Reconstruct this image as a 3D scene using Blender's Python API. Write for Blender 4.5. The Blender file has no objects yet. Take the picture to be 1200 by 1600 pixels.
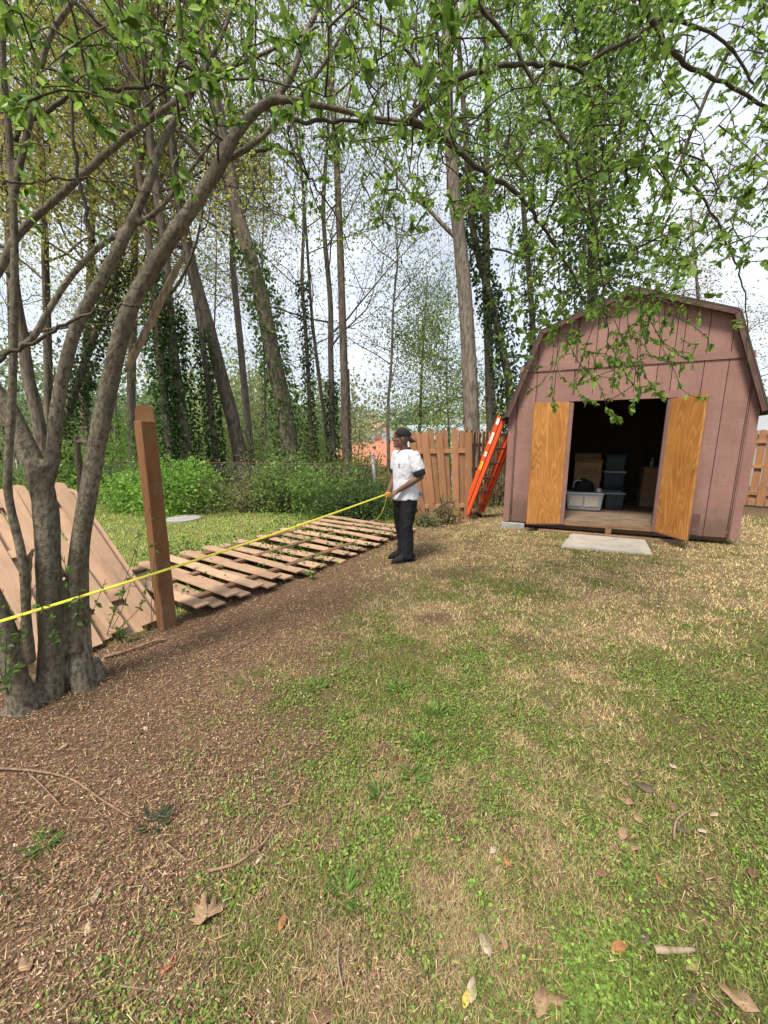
import bpy, bmesh, math, random
import numpy as np
from mathutils import Vector, Matrix, Euler

random.seed(11)
rng = np.random.default_rng(11)
scene = bpy.context.scene
COL = scene.collection
R = math.radians

# ------------------------------------------------------------------ camera
PITCH = R(10.4); FPX = 600.0; CZ = 1.6
cam_d = bpy.data.cameras.new('camera')
cam = bpy.data.objects.new('camera', cam_d); COL.objects.link(cam)
cam_d.sensor_fit = 'HORIZONTAL'; cam_d.sensor_width = 36.0
cam_d.lens = 36.0 * FPX / 1200.0
cam_d.clip_start = 0.05; cam_d.clip_end = 3000
cam.location = (0, 0, CZ); cam.rotation_euler = (R(90) - PITCH, 0, 0)
scene.camera = cam

# ------------------------------------------------------------------ world, sun, exposure
SUN_EL, SUN_AZ = 58.0, 215.0          # azimuth of the sun seen from the scene, degrees from +Y clockwise
world = bpy.data.worlds.new('World'); scene.world = world; world.use_nodes = True
wt = world.node_tree; wt.nodes.clear()
wo = wt.nodes.new('ShaderNodeOutputWorld'); bg = wt.nodes.new('ShaderNodeBackground')
sky = wt.nodes.new('ShaderNodeTexSky'); sky.sky_type = 'NISHITA'; sky.sun_disc = False
sky.sun_elevation = R(SUN_EL); sky.sun_rotation = R(SUN_AZ); sky.air_density = 1.0; sky.dust_density = 2.0
tc = wt.nodes.new('ShaderNodeTexCoord'); nz = wt.nodes.new('ShaderNodeTexNoise')
nz.inputs['Scale'].default_value = 3.2; nz.inputs['Detail'].default_value = 7; nz.inputs['Roughness'].default_value = .62
mpw = wt.nodes.new('ShaderNodeMapping'); mpw.inputs['Scale'].default_value = (1, 1, 2.2)
wt.links.new(tc.outputs['Generated'], mpw.inputs['Vector']); wt.links.new(mpw.outputs[0], nz.inputs['Vector'])
rp = wt.nodes.new('ShaderNodeValToRGB')
rp.color_ramp.elements[0].position = .30; rp.color_ramp.elements[0].color = (.55, .55, .55, 1)
rp.color_ramp.elements[1].position = .62; rp.color_ramp.elements[1].color = (.97, .97, .97, 1)
mx = wt.nodes.new('ShaderNodeMix'); mx.data_type = 'RGBA'
wt.links.new(nz.outputs['Fac'], rp.inputs[0]); wt.links.new(rp.outputs[0], mx.inputs[0])
wt.links.new(sky.outputs[0], mx.inputs[6]); mx.inputs[7].default_value = (7.3, 7.75, 8.6, 1)
wt.links.new(mx.outputs[2], bg.inputs[0]); bg.inputs[1].default_value = 0.058
wt.links.new(bg.outputs[0], wo.inputs[0])

sun_d = bpy.data.lights.new('sun', 'SUN'); sun_d.energy = 2.4; sun_d.angle = R(14); sun_d.color = (1, .92, .80)
sun = bpy.data.objects.new('sun', sun_d); COL.objects.link(sun)
_sd = Vector((math.sin(R(SUN_AZ)) * math.cos(R(SUN_EL)), math.cos(R(SUN_AZ)) * math.cos(R(SUN_EL)), math.sin(R(SUN_EL))))
sun.rotation_euler = _sd.to_track_quat('Z', 'Y').to_euler(); sun.location = (0, 0, 30)

scene.view_settings.view_transform = 'Standard'; scene.view_settings.look = 'None'
scene.view_settings.gamma = 1; scene.view_settings.use_curve_mapping = False
scene.view_settings.exposure = 1.36
scene.render.engine = 'CYCLES'
scene.cycles.max_bounces = 4; scene.cycles.diffuse_bounces = 3; scene.cycles.transmission_bounces = 3; scene.cycles.use_denoising = True
scene.cycles.use_adaptive_sampling = True; scene.cycles.adaptive_threshold = .025
scene.cycles.transparent_max_bounces = 4

# ------------------------------------------------------------------ pixel <-> place
cp, sp = math.cos(PITCH), math.sin(PITCH)
CAM = np.array([0, 0, CZ])
def ray(x, y):
    r, u = x - 600.0, 800.0 - y
    return np.array([r, FPX * cp + u * sp, -FPX * sp + u * cp])
def G(x, y, z=0.0):
    d = ray(x, y); return CAM + d * ((z - CZ) / d[2])
def P(x, y, Y):
    d = ray(x, y); return CAM + d * (Y / d[1])

# ------------------------------------------------------------------ noise
def _hash(ix, iy, s):
    h = (ix.astype(np.int64) * 374761393 + iy.astype(np.int64) * 668265263 + s * 982451653) & 0x7fffffff
    h = ((h ^ (h >> 13)) * 1274126177) & 0x7fffffff
    return ((h ^ (h >> 16)) & 0xffff) / 65535.0
def vnoise(x, y, s=0):
    x = np.asarray(x, float); y = np.asarray(y, float)
    ix, iy = np.floor(x), np.floor(y); fx, fy = x - ix, y - iy
    fx = fx * fx * (3 - 2 * fx); fy = fy * fy * (3 - 2 * fy)
    a, b = _hash(ix, iy, s), _hash(ix + 1, iy, s); c, d = _hash(ix, iy + 1, s), _hash(ix + 1, iy + 1, s)
    return (a * (1 - fx) + b * fx) * (1 - fy) + (c * (1 - fx) + d * fx) * fy
def fbm(x, y, sc, s=0, octv=4):
    v = 0; a = .5; t = 0
    for i in range(octv):
        v = v + a * vnoise(np.asarray(x) * sc, np.asarray(y) * sc, s + i * 17); t += a; a *= .5; sc *= 2.03
    return v / t
def sig(x): return 1 / (1 + np.exp(-np.clip(x, -30, 30)))
def ground_z(x, y):
    x = np.asarray(x, float); y = np.asarray(y, float)
    d = np.maximum(0, y - 13.0)
    return -np.minimum(3.4, d * .075 + np.minimum(d, 8) ** 2 * .004)

# ------------------------------------------------------------------ geometry helpers
class Geo:
    def __init__(s): s.V = []; s.F = []; s.C = []; s.n = 0
    def add(s, V, *Fs, col=None):
        V = np.asarray(V, float).reshape(-1, 3); s.V.append(V)
        for f in Fs:
            f = np.asarray(f, int)
            if f.ndim == 1: f = f[None]
            s.F.append(f + s.n)
            if col is None: c = np.ones((len(f), 3)) * .5
            else:
                c = np.asarray(col, float)
                c = np.tile(c, (len(f), 1)) if c.ndim == 1 else np.repeat(c, len(f) // len(c), axis=0) if len(f) != len(c) else c
            s.C.append(c)
        s.n += len(V)
    def mesh(s, name, smooth=False, color=False):
        me = bpy.data.meshes.new(name)
        V = np.concatenate(s.V); tot = np.concatenate([np.full(len(f), f.shape[1]) for f in s.F])
        idx = np.concatenate([f.ravel() for f in s.F])
        me.vertices.add(len(V)); me.vertices.foreach_set('co', V.ravel().astype(np.float32))
        me.loops.add(len(idx)); me.loops.foreach_set('vertex_index', idx.astype(np.int32))
        me.polygons.add(len(tot)); st = np.concatenate([[0], np.cumsum(tot)[:-1]])
        me.polygons.foreach_set('loop_start', st.astype(np.int32))
        me.polygons.foreach_set('use_smooth', np.full(len(tot), bool(smooth)))
        if color:
            at = me.attributes.new('col', 'FLOAT_COLOR', 'FACE')
            c = np.concatenate(s.C); at.data.foreach_set('color', np.c_[c, np.ones(len(c))].ravel().astype(np.float32))
        me.update(calc_edges=True); me.validate()
        return me
    def build(s, name, mat, parent=None, smooth=False, color=False):
        o = link(name, s.mesh(name, smooth, color), mat, parent)
        if parent and name in ('branches', 'crown', 'ivy', 'foliage', 'stems', 'blades', 'wire_mesh', 'scale_marks'): o['kind'] = 'stuff'
        return o

def link(name, me, mat=None, parent=None, mw=None):
    o = bpy.data.objects.new(name, me); COL.objects.link(o)
    if mat and not me.materials: me.materials.append(mat)
    if parent:
        o.parent = parent; o.matrix_parent_inverse = parent.matrix_basis.inverted()
    if mw is not None: o.matrix_basis = mw
    return o
def local(name, me, mat=None, parent=None, mb=None):       # child given in its parent's own frame
    o = bpy.data.objects.new(name, me); COL.objects.link(o)
    if mat and not me.materials: me.materials.append(mat)
    o.parent = parent
    if mb is not None: o.matrix_basis = mb
    return o
def tag(o, label=None, cat=None, group=None, kind=None):
    if label: o['label'] = label
    if cat: o['category'] = cat
    if group: o['group'] = group
    if kind: o['kind'] = kind
    return o
def thing(name, label, cat, loc=(0, 0, 0), rz=0, group=None):
    o = bpy.data.objects.new(name, None); COL.objects.link(o); o.empty_display_size = .2
    o.matrix_basis = Matrix.Translation(Vector(loc)) @ Matrix.Rotation(rz, 4, 'Z')
    return tag(o, label, cat, group)

def spline(pts, n):
    p = np.asarray(pts, float); m = len(p)
    t = np.linspace(0, m - 1, n); i = np.clip(t.astype(int), 0, m - 2); f = (t - i)[:, None]
    g = lambda k: p[np.clip(k, 0, m - 1)]
    p0, p1, p2, p3 = g(i - 1), g(i), g(i + 1), g(i + 2)
    return .5 * (2 * p1 + (p2 - p0) * f + (2 * p0 - 5 * p1 + 4 * p2 - p3) * f ** 2 + (3 * p1 - p0 - 3 * p2 + p3) * f ** 3)

def tube(path, rad, n=6, cap=False):
    path = np.asarray(path, float); m = len(path); rad = np.broadcast_to(np.asarray(rad, float), (m,))
    t = np.gradient(path, axis=0); t /= np.linalg.norm(t, axis=1)[:, None] + 1e-9
    ref = np.array([0, 0, 1.]) if abs(t[:, 2]).mean() < .75 else np.array([0.3, 1., 0])
    u = np.cross(t, ref); u /= np.linalg.norm(u, axis=1)[:, None] + 1e-9; v = np.cross(t, u)
    a = np.linspace(0, 2 * np.pi, n, endpoint=False)
    V = path[:, None] + rad[:, None, None] * (np.cos(a)[None, :, None] * u[:, None] + np.sin(a)[None, :, None] * v[:, None])
    V = V.reshape(-1, 3)
    i = np.arange(m - 1)[:, None] * n; k = np.arange(n)[None]; k2 = (k + 1) % n
    F = np.stack([i + k, i + n + k, i + n + k2, i + k2], -1).reshape(-1, 4)
    if not cap: return V, F
    V = np.vstack([V, path[0], path[-1]]); k = np.arange(n); k2 = (k + 1) % n; e = (m - 1) * n
    T = np.vstack([np.stack([np.full(n, m * n), k, k2], -1), np.stack([np.full(n, m * n + 1), e + k2, e + k], -1)])
    return V, F, T

def boxV(x0, x1, y0, y1, z0, z1):
    V = np.array([[x0, y0, z0], [x1, y0, z0], [x1, y1, z0], [x0, y1, z0], [x0, y0, z1], [x1, y0, z1], [x1, y1, z1], [x0, y1, z1]], float)
    F = np.array([[0, 3, 2, 1], [4, 5, 6, 7], [0, 1, 5, 4], [1, 2, 6, 5], [2, 3, 7, 6], [3, 0, 4, 7]])
    return V, F
def cbox(x0, x1, y0, y1, z0, z1, c=.004):
    """box with chamfered edges"""
    bm = bmesh.new(); V, F = boxV(x0, x1, y0, y1, z0, z1)
    vs = [bm.verts.new(v) for v in V]
    for f in F: bm.faces.new([vs[i] for i in f])
    bmesh.ops.bevel(bm, geom=bm.edges[:], offset=c, segments=1, affect='EDGES')
    return bm
def bm_mesh(name, bm, smooth=False):
    me = bpy.data.meshes.new(name); bm.to_mesh(me); bm.free()
    if smooth: me.polygons.foreach_set('use_smooth', [True] * len(me.polygons))
    return me
def prism(poly, y0, y1):
    """polygon in (x,z) pushed from y0 to y1"""
    n = len(poly); V = [(p[0], y0, p[1]) for p in poly] + [(p[0], y1, p[1]) for p in poly]
    g = Geo(); k = np.arange(n); k2 = (k + 1) % n
    side = np.stack([k, k2, n + k2, n + k], -1)
    if n == 4: g.add(V, side, [3, 2, 1, 0], [4, 5, 6, 7])
    else: g.add(V, side, list(range(n))[::-1], list(range(n, 2 * n)))
    return g
def ellipsoid(c, r, nu=14, nv=10, rot=None):
    th = np.linspace(0, np.pi, nv + 1)[1:-1]; ph = np.linspace(0, 2 * np.pi, nu, endpoint=False)
    V = [[0, 0, 1.]] + [[math.sin(a) * math.cos(b), math.sin(a) * math.sin(b), math.cos(a)] for a in th for b in ph] + [[0, 0, -1.]]
    V = np.array(V) * np.asarray(r)
    if rot is not None: V = V @ np.array(Euler(rot).to_matrix()).T
    V = V + np.asarray(c); k = np.arange(nu); k2 = (k + 1) % nu; e = 1 + (nv - 2) * nu
    T = np.vstack([np.stack([np.zeros(nu, int), 1 + k, 1 + k2], -1), np.stack([np.full(nu, e + nu - nu + 0) * 0 + len(V) - 1, e + k2, e + k], -1)])
    Q = np.vstack([np.stack([1 + i * nu + k, 1 + (i + 1) * nu + k, 1 + (i + 1) * nu + k2, 1 + i * nu + k2], -1) for i in range(nv - 2)])
    return V, Q, T
def remesh(g, voxel, smooth=3, fac=.5):
    me = g.mesh('tmp'); o = bpy.data.objects.new('tmp', me); COL.objects.link(o)
    m = o.modifiers.new('r', 'REMESH'); m.mode = 'VOXEL'; m.voxel_size = voxel; m.use_smooth_shade = True
    if smooth:
        s = o.modifiers.new('s', 'SMOOTH'); s.factor = fac; s.iterations = smooth
    dg = bpy.context.evaluated_depsgraph_get()
    out = bpy.data.meshes.new_from_object(o.evaluated_get(dg))
    bpy.data.objects.remove(o); bpy.data.meshes.remove(me)
    return out
def unit(n, zb=0.0):
    v = rng.normal(size=(n, 3)); v[:, 2] += zb
    return v / (np.linalg.norm(v, axis=1)[:, None] + 1e-9)
def leaf_quads(p, size, w=.3, zb=-.3, fold=.12, axis=None):
    n = len(p); size = np.broadcast_to(np.asarray(size, float), (n,))[:, None]
    a = unit(n, zb) if axis is None else axis
    b = np.cross(a, unit(n)); b /= np.linalg.norm(b, axis=1)[:, None] + 1e-9; c = np.cross(a, b)
    V = np.stack([p, p + a * size * .45 + b * size * w + c * size * fold, p + a * size, p + a * size * .45 - b * size * w + c * size * fold], 1).reshape(-1, 3)
    return V, np.arange(n * 4).reshape(n, 4)
_LT = np.array([[0., 0, 0], [.3, .22, .05], [.62, .2, .04], [1, 0, -.08], [.62, -.2, .04], [.3, -.22, .05], [.3, 0, -.02], [.62, 0, -.03]])
_LF = np.array([[0, 6, 1], [0, 5, 6], [1, 6, 7], [1, 7, 2], [6, 5, 4], [6, 4, 7], [2, 7, 3], [7, 4, 3]])
def leaf_full(p, size, axis, zb=0):
    n = len(p); size = np.broadcast_to(np.asarray(size, float), (n,))
    a = axis / (np.linalg.norm(axis, axis=1)[:, None] + 1e-9)
    up = unit(n, .9); b = np.cross(a, up); b /= np.linalg.norm(b, axis=1)[:, None] + 1e-9; c = np.cross(a, b)
    T = _LT
    V = p[:, None] + size[:, None, None] * (T[None, :, 0:1] * a[:, None] + T[None, :, 1:2] * b[:, None] * 1.15 + T[None, :, 2:3] * -c[:, None])
    F = (_LF[None] + np.arange(n)[:, None, None] * 8).reshape(-1, 3)
    return V.reshape(-1, 3), F, (a, b, c)
def mixc(a, b, t):
    t = np.asarray(t)[:, None]; return np.asarray(a) * (1 - t) + np.asarray(b) * t
def vary(c, n, amt=.2):
    return np.clip(np.asarray(c) * (1 + rng.normal(0, amt, (n, 1))) * (1 + rng.normal(0, amt * .35, (n, 3))), .003, .9)

# ------------------------------------------------------------------ materials
class NT:
    def __init__(s, name):
        s.m = bpy.data.materials.new(name); s.m.use_nodes = True; s.t = s.m.node_tree; s.t.nodes.clear()
        s.out = s.n('OutputMaterial')
    def n(s, typ, **kw):
        nd = s.t.nodes.new('ShaderNode' + typ)
        for k, v in kw.items(): setattr(nd, k, v)
        return nd
    def set(s, sock, v):
        if hasattr(v, 'is_output') or hasattr(v, 'links'): s.t.links.new(v, sock)
        elif isinstance(v, (tuple, list)) and len(v) == 3 and sock.type == 'RGBA': sock.default_value = (*v, 1)
        else: sock.default_value = v
    def coords(s, scale=(1, 1, 1), rnd=True, kind='Object'):
        tc = s.n('TexCoord'); mp = s.n('Mapping'); s.set(mp.inputs['Vector'], tc.outputs[kind]); mp.inputs['Scale'].default_value = scale
        if rnd:
            oi = s.n('ObjectInfo'); ml = s.n('Math', operation='MULTIPLY'); s.set(ml.inputs[0], oi.outputs['Random']); ml.inputs[1].default_value = 37.0
            s.set(mp.inputs['Location'], ml.outputs[0])
        return mp.outputs[0]
    def noise(s, vec, scale, detail=5, rough=.6, dist=0.0):
        nd = s.n('TexNoise'); s.set(nd.inputs['Vector'], vec); nd.inputs['Scale'].default_value = scale
        nd.inputs['Detail'].default_value = detail; nd.inputs['Roughness'].default_value = rough; nd.inputs['Distortion'].default_value = dist
        return nd.outputs['Fac']
    def ramp(s, fac, *stops):
        nd = s.n('ValToRGB'); e = nd.color_ramp.elements
        while len(e) < len(stops): e.new(.5)
        for i, (p, c) in enumerate(stops):
            e[i].position = p; e[i].color = (*c, 1) if isinstance(c, (tuple, list)) else (c, c, c, 1)
        s.set(nd.inputs[0], fac); return nd.outputs[0]
    def mix(s, fac, a, b, blend='MIX'):
        nd = s.n('Mix', data_type='RGBA', blend_type=blend); s.set(nd.inputs[0], fac); s.set(nd.inputs[6], a); s.set(nd.inputs[7], b); return nd.outputs[2]
    def math(s, op, a, b=0.0, c=None):
        nd = s.n('Math', operation=op); s.set(nd.inputs[0], a); s.set(nd.inputs[1], b)
        if c is not None: s.set(nd.inputs[2], c)
        return nd.outputs[0]
    def rand(s, col, amt):
        oi = s.n('ObjectInfo'); v = s.math('MULTIPLY_ADD', oi.outputs['Random'], 2 * amt, 1 - amt)
        hv = s.n('HueSaturation'); s.set(hv.inputs['Color'], col); s.set(hv.inputs['Value'], v); return hv.outputs[0]
    def bump(s, h, strength, dist=.01):
        nd = s.n('Bump'); s.set(nd.inputs['Height'], h); nd.inputs['Strength'].default_value = strength; nd.inputs['Distance'].default_value = dist; return nd.outputs[0]
    def bsdf(s, col, rough=.8, bump=None, spec=.3, metal=0, trans=0.0):
        b = s.n('BsdfPrincipled'); s.set(b.inputs['Base Color'], col); s.set(b.inputs['Roughness'], rough)
        b.inputs['Specular IOR Level'].default_value = spec; b.inputs['Metallic'].default_value = metal
        if bump is not None: s.set(b.inputs['Normal'], bump)
        sh = b.outputs[0]
        if trans:
            t = s.n('BsdfTranslucent'); s.set(t.inputs['Color'], col); ms = s.n('MixShader'); ms.inputs[0].default_value = trans
            s.t.links.new(sh, ms.inputs[1]); s.t.links.new(t.outputs[0], ms.inputs[2]); sh = ms.outputs[0]
        s.t.links.new(sh, s.out.inputs[0]); return s.m
def plain(name, c1, c2=None, scale=6, rough=.8, stretch=(1, 1, 1), bump=.2, bscale=None, rand=.0, spec=.3, metal=0, lo=.35, hi=.65):
    t = NT(name); v = t.coords(stretch); c2 = c2 or tuple(x * .75 for x in c1)
    col = t.ramp(t.noise(v, scale), (lo, c1), (hi, c2))
    if rand: col = t.rand(col, rand)
    bp = t.bump(t.noise(v, bscale or scale * 6, 4), bump, .006) if bump else None
    return t.bsdf(col, rough, bp, spec, metal)
def attr_mat(name, rough=.6, trans=.35, spec=.3):
    t = NT(name); a = t.n('Attribute', attribute_name='col'); return t.bsdf(a.outputs['Color'], rough, None, spec, 0, trans)

M = {}
M['leaf'] = attr_mat('leaf', .5, .52, .35)
M['far_leaf'] = attr_mat('far_leaf', .8, .5, .1)
M['grass'] = attr_mat('grass', .75, .3, .15)
M['litter'] = attr_mat('litter', .9, .08, .1)
def bark(name, c1, c2, c3, scale=3, str_=(1, 1, .35), bump=.5, sc2=30):
    t = NT(name); v = t.coords(str_, False); n1 = t.noise(v, scale, 6); n2 = t.noise(v, sc2, 5, .65)
    col = t.mix(t.ramp(n1, (.4, 0.), (.62, 1.)), c1, c2); col = t.mix(t.ramp(n2, (.45, 0.), (.62, .9)), col, c3)
    return t.bsdf(col, .9, t.bump(t.math('ADD', n2, t.math('MULTIPLY', n1, .6)), bump, .02), .15)
M['smooth_bark'] = bark('smooth_bark', (.135, .115, .08), (.215, .19, .14), (.07, .058, .042), 3.2, (1, 1, .6), .9, 46)
M['twig'] = bark('twig_bark', (.06, .05, .036), (.10, .085, .06), (.04, .034, .026), 8, (1, 1, 1), .2, 30)
M['pine_bark'] = bark('pine_bark', (.19, .15, .115), (.14, .112, .09), (.065, .054, .044), 4, (1, 1, .25), 1., 16)
M['grey_bark'] = bark('grey_bark', (.24, .20, .16), (.18, .15, .12), (.09, .075, .063), 4, (1, 1, .25), 1., 16)
M['pale_wood'] = bark('pale_wood', (.34, .27, .18), (.25, .20, .14), (.14, .105, .07), 9, (1, 1, .4), .6, 32)
def wood_paint(name, c1, c2, dark, rand=.12, stretch=(6, 6, .7)):
    t = NT(name); v = t.coords(stretch); n = t.noise(v, 3.2, 6, .65, .6); v2 = t.coords((1, 1, 1)); n2 = t.noise(v2, 2.3, 5)
    n3 = t.noise(v2, 22, 3)
    col = t.mix(t.ramp(n2, (.35, 0.), (.7, 1.)), c1, c2); col = t.mix(t.ramp(n, (.52, 0.), (.78, .6)), col, dark)
    col = t.mix(t.ramp(n3, (.68, 0.), (.76, .5)), col, dark)
    n4 = t.noise(v2, 4.5, 6, .7); col = t.mix(t.ramp(n4, (.50, 0.), (.68, .55)), col, tuple(.55 * x + .45 * y for x, y in zip(dark, (.30, .25, .20))))
    col = t.rand(col, rand)
    return t.bsdf(col, .82, t.bump(n, .45, .005), .2)
M['picket'] = wood_paint('painted_picket', (.36, .185, .092), (.30, .15, .076), (.16, .08, .042), .16)
M['picket_pale'] = wood_paint('worn_painted_picket', (.43, .28, .18), (.35, .225, .145), (.18, .115, .075), .22)
M['post_wood'] = wood_paint('stained_post', (.19, .092, .038), (.155, .074, .031), (.08, .038, .018), .05)
M['rail_dark'] = wood_paint('bare_rail', (.20, .11, .065), (.13, .075, .05), (.06, .04, .03), .1, (1, 6, 6))
M['siding'] = wood_paint('painted_siding', (.245, .128, .105), (.20, .102, .083), (.11, .055, .045), .06, (9, 9, .8))
def siding_mat():
    t = NT('painted_siding'); v = t.coords((9, 9, .8)); n = t.noise(v, 3.2, 6, .65, .6); w = t.coords((1, 1, 1), False); n2 = t.noise(w, 1.3, 5); n3 = t.noise(t.coords((.7, .7, 6)), 5, 5, .7)
    col = t.mix(t.ramp(n2, (.35, 0.), (.68, 1.)), (.29, .17, .142), (.225, .125, .103)); col = t.mix(t.ramp(n, (.52, 0.), (.78, .6)), col, (.15, .08, .067))
    col = t.mix(t.ramp(n3, (.56, 0.), (.72, .5)), col, (.38, .255, .22))
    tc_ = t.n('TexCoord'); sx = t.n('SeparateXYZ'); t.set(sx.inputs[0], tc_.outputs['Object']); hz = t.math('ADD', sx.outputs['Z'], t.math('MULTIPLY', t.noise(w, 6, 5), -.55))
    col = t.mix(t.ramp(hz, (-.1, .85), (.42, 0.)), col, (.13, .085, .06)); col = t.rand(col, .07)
    return t.bsdf(col, .85, t.bump(n, .4, .004), .15)
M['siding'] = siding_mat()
M['trim'] = wood_paint('painted_trim', (.27, .15, .128), (.22, .12, .102), (.13, .07, .06), .04, (1, 9, 9))
M['fascia'] = wood_paint('old_fascia', (.10, .055, .045), (.08, .045, .038), (.04, .026, .022), .05, (2, 2, 2))
M['bare_patch'] = wood_paint('weathered_patch', (.13, .075, .065), (.11, .06, .05), (.17, .09, .075), .03)
def plywood(name):
    t = NT(name); v = t.coords((2.8, 2.8, .42)); n = t.noise(v, 1.5, 1.5, .45, .5)
    fr = t.math('PINGPONG', t.math('MULTIPLY', n, 17.0), .5); line = t.ramp(fr, (.0, 1.), (.26, .0))
    n2 = t.noise(t.coords((30, 30, 1.2)), 2, 4); n3 = t.noise(t.coords((1, 1, 1)), 2.2, 4)
    col = t.mix(t.ramp(n3, (.35, 0.), (.7, 1.)), (.44, .19, .042), (.31, .122, .028))
    col = t.mix(t.math('MULTIPLY', line, .6), col, (.58, .31, .10)); col = t.mix(t.ramp(n2, (.5, 0.), (.8, .45)), col, (.30, .11, .025))
    vo = t.n('TexVoronoi'); t.set(vo.inputs['Vector'], t.coords((1.6, 1.6, 1))); vo.inputs['Scale'].default_value = 2.2
    col = t.mix(t.ramp(vo.outputs['Distance'], (.02, .9), (.05, 0.)), col, (.10, .035, .015))
    return t.bsdf(col, .6, t.bump(n2, .15, .003), .3)
M['plywood'] = plywood('stained_plywood')
M['concrete'] = plain('concrete', (.44, .40, .34), (.33, .30, .25), 5, .9, bump=.5, bscale=60)
M['block'] = plain('concrete_block', (.34, .33, .31), (.25, .24, .225), 7, .95, bump=.8, bscale=90)
M['old_floor'] = plain('old_plywood_floor', (.26, .19, .125), (.14, .10, .07), 3.5, .85, bump=.2, stretch=(1, 3, 1))
M['old_lumber'] = plain('old_lumber', (.28, .17, .095), (.15, .09, .055), 4, .85, bump=.3, stretch=(.6, 5, 5), rand=.1)
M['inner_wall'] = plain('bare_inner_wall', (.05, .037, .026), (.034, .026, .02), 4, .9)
M['shingle'] = plain('roof_shingle', (.07, .06, .055), (.05, .043, .04), 14, .95, bump=.8)
M['black_cloth'] = plain('black_cloth', (.010, .010, .011), (.018, .018, .019), 9, .85, bump=.6, bscale=20)
M['black_plastic'] = plain('black_plastic', (.012, .012, .013), (.02, .02, .02), 9, .4, bump=.1)
M['steel'] = plain('galvanised_steel', (.26, .27, .27), (.20, .205, .20), 9, .55, metal=.3, bump=.1)
M['aluminium'] = plain('dull_aluminium', (.36, .33, .30), (.22, .19, .17), 9, .5, metal=.3, bump=.1)
M['orange'] = plain('orange_fibreglass', (.66, .09, .02), (.52, .07, .02), 6, .5, bump=.08, stretch=(3, 3, .5))
M['white'] = plain('white_sticker', (.78, .77, .74), (.70, .69, .66), 20, .5, bump=0)
M['yellow_sticker'] = plain('yellow_sticker', (.80, .50, .04), (.75, .45, .04), 20, .5, bump=0)
M['ink'] = plain('ink', (.02, .02, .022), (.03, .03, .03), 20, .7, bump=0)
M['cardboard'] = plain('cardboard', (.30, .18, .09), (.24, .145, .075), 4, .85, bump=.1, rand=.08)
M['bin'] = plain('clear_plastic_bin', (.40, .43, .46), (.34, .37, .41), 4, .35, bump=.05)
M['bin_lid'] = plain('pale_lid', (.62, .66, .68), (.55, .59, .62), 4, .4, bump=.05)
M['bin_dark'] = plain('blue_grey_bin', (.05, .066, .076), (.04, .055, .065), 4, .45, bump=.05)
M['paper'] = plain('papers', (.62, .57, .47), (.52, .46, .37), 6, .9, bump=.1)
# ================================================================== SETTING: ground
FD = np.array([.552, .834]); FNV = np.array([-.834, .552]); F0 = np.array([-1.9, 3.13])   # fence line: direction, far-side normal, post
def fence_sq(x, y):
    dx, dy = x - F0[0], y - F0[1]
    return dx * FD[0] + dy * FD[1], dx * FNV[0] + dy * FNV[1]
_bp = np.array([G(*p)[:2] for p in [(250, 1600), (330, 1440), (440, 1340), (450, 1200), (455, 1080), (485, 1000), (530, 930), (600, 885), (670, 832), (740, 802)]])
_by, _bx = _bp[:, 1], _bp[:, 0]
def zones(x, y):
    """mulch, green, straw weights"""
    xb = np.interp(y, _by, _bx)
    n = fbm(x, y, 1.3, 3) - .5; n2 = fbm(x, y, 5.0, 9) - .5
    mul = sig((xb - x + n * 1.5 + n2 * .9) / .17)
    s, q = fence_sq(x, y)
    far = sig((q - .15 + n2 * .3) / .06)
    mul = mul * (1 - far)
    grn = fbm(x, y, .9, 21) * .42 + fbm(x, y, 4.5, 31) * .33 + fbm(x, y, 15., 37) * .25
    near = np.clip((4.2 - y) / 2.6, 0, 1)
    green = np.clip((grn - .5) * 4.4 + .38 + near * .50 - np.clip((y - 4.6) / 2.5, 0, 1) * .25, 0, 1)
    green = green * (1 - far) + far * np.clip(.62 + (grn - .5) * 1.6, 0, 1)
    bare = np.clip((fbm(x, y, 2.2, 55) - .54) * 7, 0, 1) * (1 - far) * (1 - mul) * np.clip(1.25 - (x - .4) / 1.6, .12, 1)
    return mul, green, bare, far
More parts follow.
